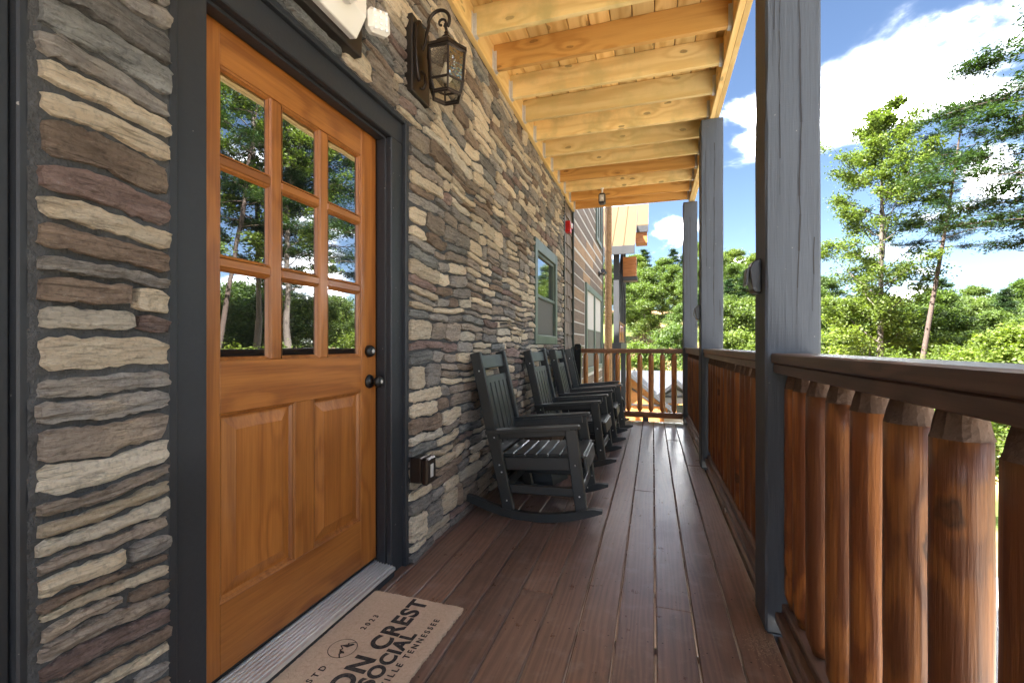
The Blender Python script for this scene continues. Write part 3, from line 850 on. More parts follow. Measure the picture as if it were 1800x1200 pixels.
for (ya, yb) in cols:
    for (za, zb) in ((1.3685, 1.3975), (1.6905, 1.7195)):
        dbox('muntin', ya + .0005, yb - .0005, za, zb, -.036, -.0035, 'door_h', .003)
def frame_strip(ya, yb, za, zb, w_, x0, x1, name, mats=('door_v', 'door_h')):
    """sloped moulding round an opening: outer edge at x1, inner edge at x0"""
    bm = bmesh.new()
    o_ = [(ya, za), (yb, za), (yb, zb), (ya, zb)]; i_ = [(ya + w_, za + w_), (yb - w_, za + w_), (yb - w_, zb - w_), (ya + w_, zb - w_)]
    h_ = [(ya + w_ * .45, za + w_ * .45), (yb - w_ * .45, za + w_ * .45), (yb - w_ * .45, zb - w_ * .45), (ya + w_ * .45, zb - w_ * .45)]
    def R_(pts, x): return [bm.verts.new((x, rel(y), dz(z))) for y, z in pts]
    r0 = R_(o_, x1); r1 = R_(h_, x1 - .003); r1b = R_(h_, x1 - .006); r2 = R_(i_, x0)
    for A, B in ((r0, r1), (r1, r1b), (r1b, r2)):
        for k in range(4): bm.faces.new((A[k], A[(k + 1) % 4], B[(k + 1) % 4], B[k]))
    bmesh.ops.recalc_face_normals(bm, faces=bm.faces)
    me = mesh_bm(bm); 
    o = obj(name, me, MT[mats[0]], door)
    return o
for (ya, yb) in cols:
    for (za, zb) in rows:
        p = obj('pane', box(-.024, -.018, rel(ya), rel(yb), dz(za), dz(zb), 0), MT['glass'], door)
        frame_strip(ya + .0005, yb - .0005, za + .0005, zb - .0005, .012, -.0178, -.0038, 'glazing_bead')
for (ya, yb) in ((1.0965, 1.4095), (1.5125, 1.8195)):
    za, zb = .3055, .9045
    frame_strip(ya, yb, za, zb, .014, -.018, -.001, 'panel_moulding')
    bm = bmesh.new()
    def ringp(e, x): return [bm.verts.new((x, rel(a), dz(b))) for a, b in ((ya + e, za + e), (yb - e, za + e), (yb - e, zb - e), (ya + e, zb - e))]
    a_ = ringp(.008, -.019); b_ = ringp(.020, -.019); c_ = ringp(.058, -.006); d_ = ringp(.0595, -.0045)
    for A, B in ((a_, b_), (b_, c_), (c_, d_)):
        for k in range(4): bm.faces.new((A[k], A[(k + 1) % 4], B[(k + 1) % 4], B[k]))
    bm.faces.new(d_); bmesh.ops.recalc_face_normals(bm, faces=bm.faces)
    for f in bm.faces:
        if f.normal.x < -.5: f.normal_flip()
    obj('raised_panel', mesh_bm(bm), MT['door_v'], door)
obj('back', box(-LT, -.026, rel(1.0965), rel(1.8195), dz(ZB), dz(ZT), 0), MT['trim_in'], door)
def rotx(me):  # lathe axis z -> x
    me.transform(Matrix.Rotation(R(90), 4, 'Y')); return me
kx, kz = rel(1.882), .948
kn = obj('knob', rotx(lathe([(.0, -.001), (.033, 0), (.033, .006), (.028, .010), (.012, .013), (.011, .030), (.020, .036), (.027, .045), (.028, .054), (.024, .064), (.012, .069), (0, .070)], 24, True)), MT['blackmetal'], door, (0, kx, dz(kz)))
db = obj('deadbolt', rotx(lathe([(0, -.001), (.030, 0), (.028, .012), (.024, .022), (.016, .024), (0, .0245)], 24, True)), MT['blackmetal'], door, (0, kx - .003, dz(1.093)))
obj('keyhole_disc', rotx(lathe([(0, .0), (.010, .0), (.010, .004), (0, .0042)], 12)), MT['steel'], db, (.0238, 0, 0))
obj('keyhole_disc', rotx(lathe([(0, .0), (.008, .0), (.008, .003), (0, .0032)], 12)), MT['steel'], kn, (.069, 0, 0))
obj('weather_strip', box(-.045, -.004, rel(YL + .003), rel(YR - .003), dz(.068), dz(.0815), 0), MT['blackmetal'], door)
# threshold
th = thing('threshold', 'ribbed aluminium threshold under the orange door', 'threshold', (-1.25, 1.4625, 0))
prof = [(-.07, .02), (-.07, .066), (-.052, .066)]
x = -.05
for k in range(7):
    z = .0625 - .0022 * k
    prof += [(x, z), (x + .001, z + .005), (x + .0045, z + .005), (x + .0055, z)]; x += .0145
prof += [(.056, .048), (.058, .042), (.058, .034), (.05, .034), (.05, .02)]
obj('ribbed_plate', prism(prof[::-1], (rel(Yin0 + .001), rel(Yin1 - .001)), 'Y'), MT['alu'], th)
obj('sill_block', box(-.07, .045, rel(Yin0 + .002), rel(Yin1 - .002), .001, .0195, .0), MT['trim'], th)
obj('sill_nose', box(.0455, .052, rel(Yin0 + .002), rel(Yin1 - .002), .001, .033, .001), MT['trim'], th)

# second (black) door left of the stone strip
d2 = thing('door_casing', 'blue black painted casing at the left edge, beside the narrow stone strip', 'door frame', (CX, 0, 0))
obj('side_casing', box(-.03, 0, .458, .567, .002, 2.26, .004), MT['trim'], d2)
obj('back_band', box(-.02, .02, .568, .590, .002, 2.262, .004), MT['trim'], d2)
obj('head_casing', box(-.03, 0, -.60, .567, 2.261, 2.38, .004), MT['trim'], d2)
obj('side_casing', box(-.03, 0, -.60, -.48, .002, 2.26, .004), MT['trim'], d2)
obj('fascia', box(-.06, -.031, -2.6, .59, 2.30, 3.45, .0), MT['trim'], d2)
obj('panelling', box(-.06, -.031, -2.6, -.60, .0, 2.30, .0), MT['trim'], d2)
dd = thing('black_door', 'plain black door beyond the left edge of the picture', 'door', (-1.27, -.01, 0))
obj('leaf', box(-.04, 0, -.47, .468, .02, 2.26, .002), MT['trim'], dd)
obj('raised_panel', box(.0, .01, -.36, .36, .3, .95, .008), MT['trim'], dd); obj('raised_panel', box(.0, .01, -.36, .36, 1.15, 2.1, .008), MT['trim'], dd)

# ------------------------------------------------------------------ window in the stone wall
wi = thing('sash_window', 'green framed sash window set in the stone wall above the rocking chairs', 'window', (WX, (WIN[0] + WIN[1]) / 2, WIN[2]))
hw = (WIN[1] - WIN[0]) / 2; hh = WIN[3] - WIN[2]
tw = .10
obj('frame', box(-.06, .02, -hw, -hw + tw, 0, hh, .004), MT['green'], wi)
obj('frame', box(-.06, .02, hw - tw, hw, 0, hh, .004), MT['green'], wi)
obj('frame', box(-.06, .019, -hw + tw + .001, hw - tw - .001, hh - .12, hh, .004), MT['green'], wi)
obj('frame', box(-.06, .019, -hw + tw + .001, hw - tw - .001, 0, .10, .004), MT['green'], wi)
z0, z1 = .101, hh - .121; zm = .5 * (z0 + z1) - .03; a, b = -hw + tw + .001, hw - tw - .001
for nm, za, zb, xo in (('upper_sash', zm - .02, z1, 0.0), ('lower_sash', z0, zm + .012, -.018)):
    bm = bmesh.new(); f = .035
    bm_box(bm, -.05 + xo, -.005 + xo, a, a + f, za, zb, .003); bm_box(bm, -.05 + xo, -.005 + xo, b - f, b, za, zb, .003)
    bm_box(bm, -.049 + xo, -.006 + xo, a + f, b - f, za, za + f, .003); bm_box(bm, -.049 + xo, -.006 + xo, a + f, b - f, zb - f, zb, .003)
    s = obj(nm, mesh_bm(bm), MT['green'], wi)
    obj('pane', box(-.034 + xo, -.028 + xo, a + f - .003, b - f + .003, za + f - .003, zb - f + .003, 0), MT['glass2'], s)
obj('insect_screen', box(-.0165, -.0145, a + .02, b - .02, z0 + .012, zm - .022, 0), MT['screen'], wi)
obj('check_rail', box(-.012, .004, a, b, zm - .018, zm + .018, .003), MT['green'], wi)

# ------------------------------------------------------------------ shingled strip beyond the stones
MT['shingle'] = wood('grey_brown_shingle', (.24, .20, .17), (.13, .105, .09), 'Z', rough=.8, ring=20, knots=0, fine=.8, var=.35)
sw = thing('shingled_wall', 'narrow strip of weathered grey brown shingles between two dark green corner trims', 'wall', (WX, 6.64, 0))
obj('backing', box(-.12, -.03, -.36, .42, -3.4, 3.2, 0), MT['siding'], sw)
rsh = random.Random(9)
rowsz = np.arange(-.05, 3.35, .19)
for z in rowsz:
    y = -.345
    while y < .385:
        wd = rsh.uniform(.10, .19); ye = min(y + wd, .392)
        if .392 - ye < .05: ye = .392
        zz = z + rsh.uniform(-.012, .012)
        me = prism([(-.03, .215), (-.022, .215), (-.004, 0), (-.03, 0)], (y + .003, ye - .003), 'Y')
        obj('shingle', me, MT['shingle'], sw, (rsh.uniform(-.003, .003), 0, zz)); y = ye
for yy in (-.372, .398):
    obj('corner_trim', box(-.03, .022, yy - .018, yy + .018, -.2, 3.19, .004), MT['green_dk'], sw)
# ------------------------------------------------------------------ log sided wall past the deck
MT['plank_l'] = wood('weathered_plank', (.185, .125, .092), (.10, .066, .048), 'Y', rough=.75, ring=22, knots=.5, fine=.7, var=.3)
MT['plank_y'] = wood('honey_plank', (.36, .21, .09), (.22, .12, .05), 'Y', rough=.7, ring=22, knots=.5, var=.25)
MT['chink'] = plain('white_chinking', (.50, .48, .47), .85, nscale=40, var=.05)
lw = thing('log_wall', 'plank sided wall with pale chinking lines beyond the end of the porch', 'wall', (WX, 9.2, 0))
obj('backing', box(-.2, .011, -2.12, 2.10, -7, 6.4, 0), MT['chink'], lw)
rp = random.Random(4); z = -6.9; W2 = (8.35, 10.95, .62, 2.25)
while z < 6.3:
    ph = .175
    segs = [(-2.12, 2.10)]
    if z + ph > W2[2] and z < W2[3]:
        segs = [(-2.12, W2[0] - 9.2 - .12), (W2[1] - 9.2 + .12, 2.10)]
    for s0, s1 in segs:
        cuts = [s0]
        while s1 - cuts[-1] > 1.6: cuts.append(cuts[-1] + rp.uniform(.9, 1.5))
        cuts.append(s1)
        for c0, c1 in zip(cuts[:-1], cuts[1:]):
            obj('plank', cbox(.03, c1 - c0 - .004, ph, .006), MT['plank_y'] if rp.random() < .22 else MT['plank_l'], lw, (0, (c0 + c1) / 2, z + ph / 2))
    z += ph + (.045 if z > 2.3 else .016)
obj('corner_board', box(-.03, .03, 2.101, 2.19, -7, 6.4, .004), MT['green_dk'], lw)
def far_window(y0, y1, z0, z1, label):
    t = thing('sash_window', label, 'window', (WX, (y0 + y1) / 2, z0)); h2 = (y1 - y0) / 2; H = z1 - z0
    obj('frame', box(-.02, .045, -h2, -h2 + .12, 0, H, .004), MT['green'], t); obj('frame', box(-.02, .045, h2 - .12, h2, 0, H, .004), MT['green'], t)
    obj('frame', box(-.02, .044, -h2 + .121, h2 - .121, H - .12, H, .004), MT['green'], t); obj('frame', box(-.02, .044, -h2 + .121, h2 - .121, 0, .1, .004), MT['green'], t)
    obj('mullion', box(-.01, .035, -.07, .07, .101, H - .121, .003), MT['green'], t)
    for s in (-1, 1):
        a, b = sorted((s * .071, s * (h2 - .121)))
        obj('pane', box(0, .006, a, b, H * .5, H - .121, 0), MT['glass2'], t); obj('insect_screen', box(.008, .012, a, b, .101, H * .5 - .02, 0), MT['screen'], t)
        obj('check_rail', box(.0, .02, a, b, H * .5 - .02, H * .5, .002), MT['green'], t)
far_window(8.3, 11.0, .60, 2.27, 'wide green framed window in the plank sided wall beyond the porch')
far_window(9.9, 10.95, 3.4, 5.3, 'upper green framed window high on the plank sided wall')
lc = thing('corner_log', 'tall orange peeled log standing at the corner of the plank wall', 'log post', (-1.10, 12.0, -7))
obj('shaft', lathe([(.10, 0), (.105, 2), (.095, 5), (.10, 7.5), (.09, 9.5), (.09, 13.5)], 14, True, .05, 3), MT['plank_y'], lc)

# ------------------------------------------------------------------ neighbour porch with tan metal roof
MT['tan'] = plain('tan_metal_roof', (.085, .056, .030), .75, spec=.15, nscale=5, var=.03)
MT['soffit'] = wood('orange_soffit_wood', (.50, .20, .05), (.32, .11, .025), 'X', rough=.5, ring=20)
MT['dkpaint'] = plain('dark_grey_paint', (.030, .032, .036), .5)
nb = thing('porch_building', 'neighbouring porch with tan metal roof, dark posts and orange soffit past the log wall', 'building', (-2.5, 14.9, 0))
def A(x): return x + 2.5
EZ = 4.22; EYL = 0.0; SL = .72
def roof_slab(x0, x1, y0, y1, zb_, name='roof_panel'):
    z0 = zb_ + y0 * SL; z1 = zb_ + y1 * SL
    return prism([(y0, z0), (y1, z1), (y1, z1 + .05), (y0, z0 + .05)], (x0, x1), 'X')
xr1 = A(-.545)
pw = .36
xx = xr1
while xx > A(-3.6):
    obj('roof_panel', roof_slab(xx - pw + .004, xx - .004, 0, 3.0, EZ + .02), MT['tan'], nb)
    obj('seam', prism([(0, EZ + .07), (3, EZ + .07 + 3 * SL), (3, EZ + .10 + 3 * SL), (0, EZ + .10)], (xx - .012, xx + .012), 'X'), MT['tan'], nb); xx -= pw
for q in range(1):
    obj('roof_panel', roof_slab(xr1 + .02, xr1 + .40, 1.35, 3.0, EZ + .02), MT['tan'], nb)
obj('fascia', box(A(-3.6), xr1, -.05, -.005, EZ - .20, EZ + .07, .004), MT['dkpaint'], nb)
obj('fascia', box(xr1 + .01, xr1 + .40, 1.30, 1.345, EZ + .78, EZ + 1.0, .004), MT['dkpaint'], nb)
obj('soffit', box(xr1 - .02, xr1 + .36, 1.36, 1.9, EZ + .42, EZ + .80, .004), MT['soffit'], nb)
obj('soffit', prism([(0.02, EZ - .03), (3, EZ - .05 + 3 * SL), (3, EZ - .02 + 3 * SL), (0.02, EZ)], (A(-3.6), xr1 - .03), 'X'), MT['soffit'], nb)
obj('gable_soffit', box(xr1 - .42, xr1 + .02, .9, 1.3, EZ - .78, EZ - .12, .004), MT['soffit'], nb)
obj('fascia', box(xr1 - .42, xr1 + .06, .86, 1.32, EZ - .92, EZ - .785, .004), MT['dkpaint'], nb)
for x_, y_ in ((-1.14, .4), (-1.10, 3.4), (-3.4, .4)):
    obj('post', box(A(x_) - .09, A(x_) + .09, y_ - .09, y_ + .09, -7, EZ - .2 + y_ * SL * .6, .006), MT['dkpaint'], nb)
for y0_, y1_ in ((.5, 1.4), (1.4, 2.3), (2.3, 3.3)):
    obj('truss', beam((A(-1.10), y0_, 2.7), (A(-1.02), y1_, 4.3), .10, .10), MT['dkpaint'], nb)
    obj('brace', box(A(-1.10) - .05, A(-1.10) + .05, y0_ + .3, y0_ + .4, 1.2, 3.9, .004), MT['dkpaint'], nb)
obj('top_rail', box(A(-1.15), A(-1.05), .5, 3.3, 1.85, 1.93, .004), MT['rail_x'], nb)
obj('bottom_rail', box(A(-1.15), A(-1.05), .5, 3.3, 1.22, 1.29, .004), MT['rail_x'], nb)
for k in range(14):
    obj('spindle', lathe([(.04, 1.29), (.04, 1.85)], 8, True), MT['spindle_far'], nb, (A(-1.10), .6 + k * .2, 0))
obj('floor_deck', box(A(-3.6), A(-.98), .2, 3.6, .95, 1.20, .004), MT['dkpaint'], nb)
obj('wall', box(A(-5.5), A(-2.2), .8, 6.5, -7, 6.2, 0), MT['plank_l'], nb)
obj('lower_siding', box(A(-2.2), A(-1.25), .8, 3.4, -7, .95, 0), MT['plank_l'], nb)

# ------------------------------------------------------------------ rocking chairs
def make_chair():
    t = thing('rocking_chair', 'nearest black slatted rocking chair, beside the stone wall', 'chair', group='black rocking chairs in a row')
    Bm = MT['black']
    def zb(x): return (x * x) / 2.1
    for s in (-1, 1):
        # rocker: bent board
        poly = []; n = 18
        xs = [-.44 + .88 * i / n for i in range(n + 1)]
        bot = [(x, zb(x)) for x in xs]; top = [(x, zb(x) + (.052 if -.40 < x < .37 else .040 if x < .42 else .018)) for x in xs]
        poly = bot + top[::-1]
        obj('rocker', prism(poly, (s * .275 - .02, s * .275 + .02), 'Y'), Bm, t)
        obj('back_post', beam((-.155, s * .275, .055), (-.385, s * .275, 1.07), .075, .036, .006), Bm, t)
        obj('front_leg', beam((.315, s * .275, .075), (.245, s * .275, .600), .075, .036, .006), Bm, t)
        obj('side_apron', beam((-.205, s * .235, .345), (.30, s * .235, .375), .085, .034, .004), Bm, t)
        obj('side_stretcher', beam((-.18, s * .240, .185), (.30, s * .240, .195), .055, .030, .004), Bm, t)
        obj('arm_support', beam((-.27, s * .275 - s * .037, .525), (.255, s * .275 - s * .037, .578), .055, .03, .004), Bm, t)
        arm = prism([(-.30, -.05), (.25, -.05), (.30, -.03), (.31, 0), (.30, .03), (.25, .05), (-.30, .05)], (-.012, .012), 'Z', .003)
        obj('arm', arm, Bm, t, (0, s * .285, .585), (0, -R(5.5), 0))
    for k in range(7):
        x = -.185 + .077 * k
        obj('seat_slat', cbox(.071, .46 if k < 6 else .50, .022, .005), Bm, t, (x + .012, 0, .393 + .0047 * k + (.004 if k == 0 else 0)), (0, -R(3.5), 0))
    obj('front_apron', cbox(.026, .44, .095, .004), Bm, t, (.332, 0, .372), (0, R(-8), 0))
    obj('rear_apron', cbox(.026, .44, .07, .004), Bm, t, (-.215, 0, .35), (0, R(-12), 0))
    obj('front_stretcher', cbox(.026, .51, .055, .004), Bm, t, (.302, 0, .20), (0, R(-8), 0))
    obj('rear_stretcher', cbox(.026, .51, .055, .004), Bm, t, (-.19, 0, .19), (0, R(-12), 0))
    # back
    def bp(z): f = (z - .055) / (1.07 - .055); return -.155 - .23 * f
    rb_ = R(-12.77)
    obj('headrest', cbox(.024, .512, .095, .005), Bm, t, (bp(1.005) + .002, 0, 1.005), (0, rb_, 0))
    obj('back_rail', cbox(.026, .512, .05, .005), Bm, t, (bp(.885), 0, .885), (0, rb_, 0))
    obj('back_rail', cbox(.026, .512, .05, .005), Bm, t, (bp(.43), 0, .43), (0, rb_, 0))
    for k in range(5):
        y = -.196 + .098 * k
        obj('back_slat', cbox(.018, .076, .44, .004), Bm, t, (bp(.66) + .004, y, .66), (0, rb_, 0))
    # bolts
    bmh = lathe([(0, -.002), (.006, 0), (.005, .003), (0, .0035)], 8, True); bmh.materials.append(MT['screw'])
    for s in (-1, 1):
        for (x, z) in ((-.165, .12), (-.20, .30), (-.215, .345), (-.25, .52), (-.355, .95), (.302, .185), (.275, .375)):
            obj('bolt', bmh, None, t, (x, s * .2935, z), (R(90) * (1 if s < 0 else -1), 0, 0))
        obj('bolt', bmh, None, t, (.334, s * .14, .20), (0, R(90), 0))
    return t
ch = make_chair()
CXC = -.742
spots = [(CXC, 3.09, R(1.5), 'nearest black slatted rocking chair, beside the stone wall'),
         (CXC + .00, 4.41, R(-1), 'second black rocking chair, just past the low side table'),
         (CXC + .015, 5.40, R(1), 'third black rocking chair, below the far side of the green window'),
         (CXC + .03, 6.18, R(7), 'last black rocking chair, next to the short black post')]
for i, (x, y, rz, lb) in enumerate(spots):
    o = ch if i == 0 else clone(ch, (x, y, 0))
    o.location = (x, y, .002); o.rotation_euler = (0, R(-.0), rz); o['label'] = lb

# side table between chairs
MT['tabwood'] = plain('mottled_brown_composite', (.10, .070, .052), .6, nscale=90, var=.5, bumpd=.002)
st = thing('side_table', 'low brown hourglass shaped side table between the first two rocking chairs', 'table', (-.93, 3.76, 0))
def octp(r, n=6): return r
obj('upper_body', lathe([(.15, .225), (.235, .375), (.235, .395)], 6), MT['tabwood'], st, rot=(0, 0, R(12)))
obj('lower_body', lathe([(.25, .0), (.245, .03), (.15, .222)], 6), MT['black'], st, rot=(0, 0, R(12)))
obj('top_slab', lathe([(.245, .396), (.245, .425), (.235, .432)], 6), MT['tabwood'], st, rot=(0, 0, R(12)))

# ------------------------------------------------------------------ wall lantern
ln = thing('wall_lantern', 'dark bronze lantern with clear glass hanging from a scroll arm on the stone wall', 'lantern', (-1.165, 2.115, 2.60)); ln.scale = (1.04, 1.04, 1.04)
Bz = MT['bronze']
obj('mounting_block', box(-.03, .015, -.085, .095, -.195, .18, .004), MT['trim_in'], ln)
# oval back plate
poly = [(-.035 + .045 * math.cos(a), .02 + .15 * math.sin(a)) for a in [2 * math.pi * i / 20 for i in range(20)]]
obj('back_plate', prism(poly, (.0155, .035), 'X', .004), Bz, ln)
LX, LZ = .155, -.035
pts = [(.035, -.035, -.0)]
for a in range(180, -215, -15):
    pass
arc = [(.035, -.02, .03), (.05, -.02, .06), (.055, -.015, .11), (.065, -.01, .15)]
for i in range(0, 13):
    a = R(170 - i * 17); r = .062 - .0008 * i
    arc.append((.118 + r * math.cos(a), 0, .165 + r * math.sin(a)))
sp = arc[-1]
for i in range(1, 12):
    a = R(170 - 12 * 17 - i * 28); r = .052 - .0035 * i
    arc.append((.125 + r * math.cos(a) , 0, .150 + r * math.sin(a)))
obj('scroll_arm', mesh_tubes([(arc[:17], .0085), ([(.118 + .03, 0, .15), (.150, 0, .135), (LX, 0, .12), (LX, 0, .10)], .0075)], 8), Bz, ln)
obj('scroll_curl', mesh_tubes([([(.150 + .022 * math.cos(R(a)) * (1 - a / 500) - .02, 0, .158 + .022 * math.sin(R(a)) * (1 - a / 500)) for a in range(-60, 300, 30)], .006)], 8), Bz, ln)
obj('lower_scroll', mesh_tubes([([(.035, -.035, -.08), (.055, -.03, -.10), (.06, -.03, -.14), (.045, -.03, -.17), (.028, -.03, -.16)], .007)], 8), Bz, ln)
obj('finial', lathe([(.006, .115), (.012, .105), (.008, .097), (.018, .088), (.026, .078), (.020, .072), (.012, .07)], 12, True), Bz, ln, (LX, 0, 0))
hexa = R(0)
obj('canopy', lathe([(.0, .075), (.035, .070), (.055, .052), (.058, .040), (.106, .014), (.108, .0), (.100, -.004)], 6), Bz, ln, (LX, 0, 0), (0, 0, hexa))
def ring6(r0, z0, r1, z1, nm, rt):
    sticks = []
    for k in range(6):
        a = R(60 * k) + hexa
        sticks.append(([(r0 * math.cos(a), r0 * math.sin(a), z0), (r1 * math.cos(a), r1 * math.sin(a), z1)], rt))
    return sticks
cage = ring6(.098, -.004, .088, -.150, '', .0055) + ring6(.088, -.150, .070, -.200, '', .005)
for rr_, zz in ((.098, -.006), (.088, -.150), (.070, -.200), (.071, -.210)):
    pts = [(rr_ * math.cos(R(60 * k)), rr_ * math.sin(R(60 * k)), zz) for k in range(6)]
    for k in range(6): cage.append(([pts[k], pts[(k + 1) % 6]], .006))
obj('cage', mesh_tubes(cage, 6, False), Bz, ln, (LX, 0, 0))

for k in range(6):
    a0, a1 = R(60 * k), R(60 * (k + 1))
    me = D.meshes.new('g'); me.from_pydata([(.096 * math.cos(a0), .096 * math.sin(a0), -.006), (.096 * math.cos(a1), .096 * math.sin(a1), -.006), (.086 * math.cos(a1), .086 * math.sin(a1), -.149), (.086 * math.cos(a0), .086 * math.sin(a0), -.149)], [], [(0, 1, 2, 3)])
    obj('pane', me, MT['lglass'], ln, (LX, 0, 0))
    me = D.meshes.new('g'); me.from_pydata([(.086 * math.cos(a0), .086 * math.sin(a0), -.151), (.086 * math.cos(a1), .086 * math.sin(a1), -.151), (.069 * math.cos(a1), .069 * math.sin(a1), -.199), (.069 * math.cos(a0), .069 * math.sin(a0), -.199)], [], [(0, 1, 2, 3)])
    obj('pane', me, MT['lglass'], ln, (LX, 0, 0))
obj('socket', lathe([(.018, -.005), (.018, -.045), (.0, -.046)], 12, True), Bz, ln, (LX, 0, 0))
obj('bulb', lathe([(.012, -.045), (.014, -.060), (.022, -.080), (.029, -.100), (.028, -.118), (.018, -.132), (0, -.137)], 16, True), MT['white'], ln, (LX, 0, 0))

# ------------------------------------------------------------------ emergency light above the door
em = thing('emergency_light', 'white twin head emergency light on a dark board above the door', 'emergency light', (-1.165, 1.315, 2.315))
obj('mounting_board', box(-.03, .028, -.30, .285, -.02, .26, .004), MT['trim_in'], em)
obj('housing', prism([(.0285, .005), (.06, .0), (.105, .075), (.105, .165), (.0285, .18)], (-.22, .205), 'Y', .003), MT['white'], em)
def head(y, nm, rz):
    bm = bmesh.new(); bm_box(bm, -.028, .028, -.048, .048, -.045, .045, .016)
    h_ = obj('lamp_head', mesh_bm(bm), MT['white'], em, (.115, y, .09), (R(8), R(8), rz))
    for i in range(3):
        for j in range(4):
            obj('led', cbox(.006, .014, .012, .002), MT['clear'], h_, (.029, -.024 + .024 * i, -.030 + .02 * j))
head(.262, 'a', R(-28)); head(.06, 'b', R(10))
# ------------------------------------------------------------------ outlet box
ob = thing('outlet_box', 'bronze weatherproof outlet cover low on the stones right of the door', 'outlet', (-1.165, 2.105, .485))
obj('back_box', box(-.02, .045, -.045, .045, -.065, .065, .006), Bz, ob)
obj('cover', box(.046, .085, -.05, .05, -.072, .066, .010), Bz, ob)
obj('cover_label', box(.0852, .0865, -.018, .014, -.035, .03, .0), MT['steel'], ob)
# ------------------------------------------------------------------ fire alarm, cameras, post sensors
fa = thing('fire_alarm', 'red fire alarm strobe high on the shingled strip', 'alarm', (-1.17, 6.52, 2.83))
obj('body', box(-.03, .04, -.07, .07, -.085, .075, .006), MT['red'], fa); obj('strobe_lens', box(.0405, .06, -.03, .03, -.02, .045, .006), MT['clear'], fa)
obj('horn', lathe([(.0, 0), (.04, 0), (.045, .03), (.0, .035)], 12), MT['red'], fa, (.02, .085, .03), (0, R(90), 0))
cm = thing('security_camera', 'small dark camera hanging on a white mount below the ceiling joists', 'camera', (-.64, 6.11, 3.20))
obj('mount', lathe([(.0, .0), (.022, .0), (.022, -.01), (.012, -.015), (.012, -.07), (.0, -.071)], 12, True), MT['white'], cm)
obj('body', box(-.045, .045, -.05, .05, -.215, -.072, .018), MT['camera_b'], cm)
obj('lens', lathe([(0, 0), (.018, 0), (.015, .01), (0, .011)], 12, True), MT['clear'], cm, (0, -.0505, -.145), (R(90), 0, 0))
obj('face_plate', box(-.03, .03, -.0525, -.0505, -.185, -.10, 0), MT['steel'], cm)
fl = thing('flood_light', 'twin head black flood light on the plank wall above the wide window', 'flood light', (WX + .015, 10.45, 2.74))
obj('base', rotx(lathe([(0, 0), (.06, 0), (.06, .03), (.02, .04), (.02, .09), (0, .09)], 10)), MT['camera_b'], fl)
obj('lamp_head', lathe([(.03, 0), (.055, .1), (.0, .1)], 10), MT['camera_b'], fl, (.10, -.08, .0), (R(60), R(20), 0)); obj('lamp_head', lathe([(.03, 0), (.055, .1), (.0, .1)], 10), MT['camera_b'], fl, (.10, .08, .0), (R(-60), R(20), 0))
for (y, z, lb) in ((POSTY[1] + .1, 1.40, 'black step light fixed to the inner side of the nearest grey post'), (POSTY[2] + .1, 1.425, 'small black step light fixed to the second grey post')):
    sn = thing('post_light', lb, 'light', (PX0, y, z), group='step lights on the posts')
    obj('housing', prism([(-.001, -.068), (-.022, -.068), (-.034, -.055), (-.045, .03), (-.030, .062), (-.012, .070), (-.001, .070)], (-.038, .038), 'Y', .004), MT['camera_b'], sn)
    obj('hood', prism([(-.020, .05), (-.052, .035), (-.058, -.035), (-.050, -.035), (-.044, .03), (-.02, .04)], (-.030, .030), 'Y', .001), MT['camera_b'], sn)

# ------------------------------------------------------------------ doormat
mt = thing('doormat', 'tan coir doormat printed with dark lettering and a round mountain logo', 'doormat', (-.992, 1.40, .003), rz=R(-1.5))
bm = bmesh.new(); nx, ny = 46, 76; W_, L_ = .440, .765
vv = {}
rm = random.Random(2)
for i in range(nx + 1):
    for j in range(ny + 1):
        ed = i in (0, nx) or j in (0, ny)
        vv[i, j] = bm.verts.new((-W_ / 2 + W_ * i / nx + (rm.uniform(-.003, .003) if ed else 0), -L_ / 2 + L_ * j / ny + (rm.uniform(-.003, .003) if ed else 0), .013 + rm.uniform(-.0011, .0011) - (.003 if ed else 0)))
for i in range(nx):
    for j in range(ny): bm.faces.new((vv[i, j], vv[i + 1, j], vv[i + 1, j + 1], vv[i, j + 1]))
ringv = [vv[i, 0] for i in range(nx + 1)] + [vv[nx, j] for j in range(1, ny + 1)] + [vv[i, ny] for i in range(nx - 1, -1, -1)] + [vv[0, j] for j in range(ny - 1, 0, -1)]
low = [bm.verts.new((v.co.x, v.co.y, 0)) for v in ringv]
for k in range(len(ringv)): bm.faces.new((ringv[(k + 1) % len(ringv)], ringv[k], low[k], low[(k + 1) % len(ringv)]))
obj('mat', mesh_bm(bm), MT['coir'], mt)
bm = bmesh.new()
for _ in range(1500):
    side = rm.random() * (2 * W_ + 2 * L_)
    if side < 2 * W_: x = rm.uniform(-W_ / 2, W_ / 2); y = (L_ / 2) * (1 if side < W_ else -1); dx, dy = rm.uniform(-.004, .004), (.006 if y > 0 else -.006) * rm.uniform(.3, 1.3)
    else: y = rm.uniform(-L_ / 2, L_ / 2); x = (W_ / 2) * (1 if side < 2 * W_ + L_ else -1); dy, dx = rm.uniform(-.004, .004), (.006 if x > 0 else -.006) * rm.uniform(.3, 1.3)
    z = rm.uniform(.002, .011); z2 = z + rm.uniform(-.003, .003)
    bm.faces.new([bm.verts.new(q) for q in ((x - .0006, y - .0006, z), (x + .0006, y + .0006, z), (x + dx, y + dy, max(.001, z2)))])
o = obj('fringe', mesh_bm(bm), MT['coir'], mt); o['kind'] = 'stuff'
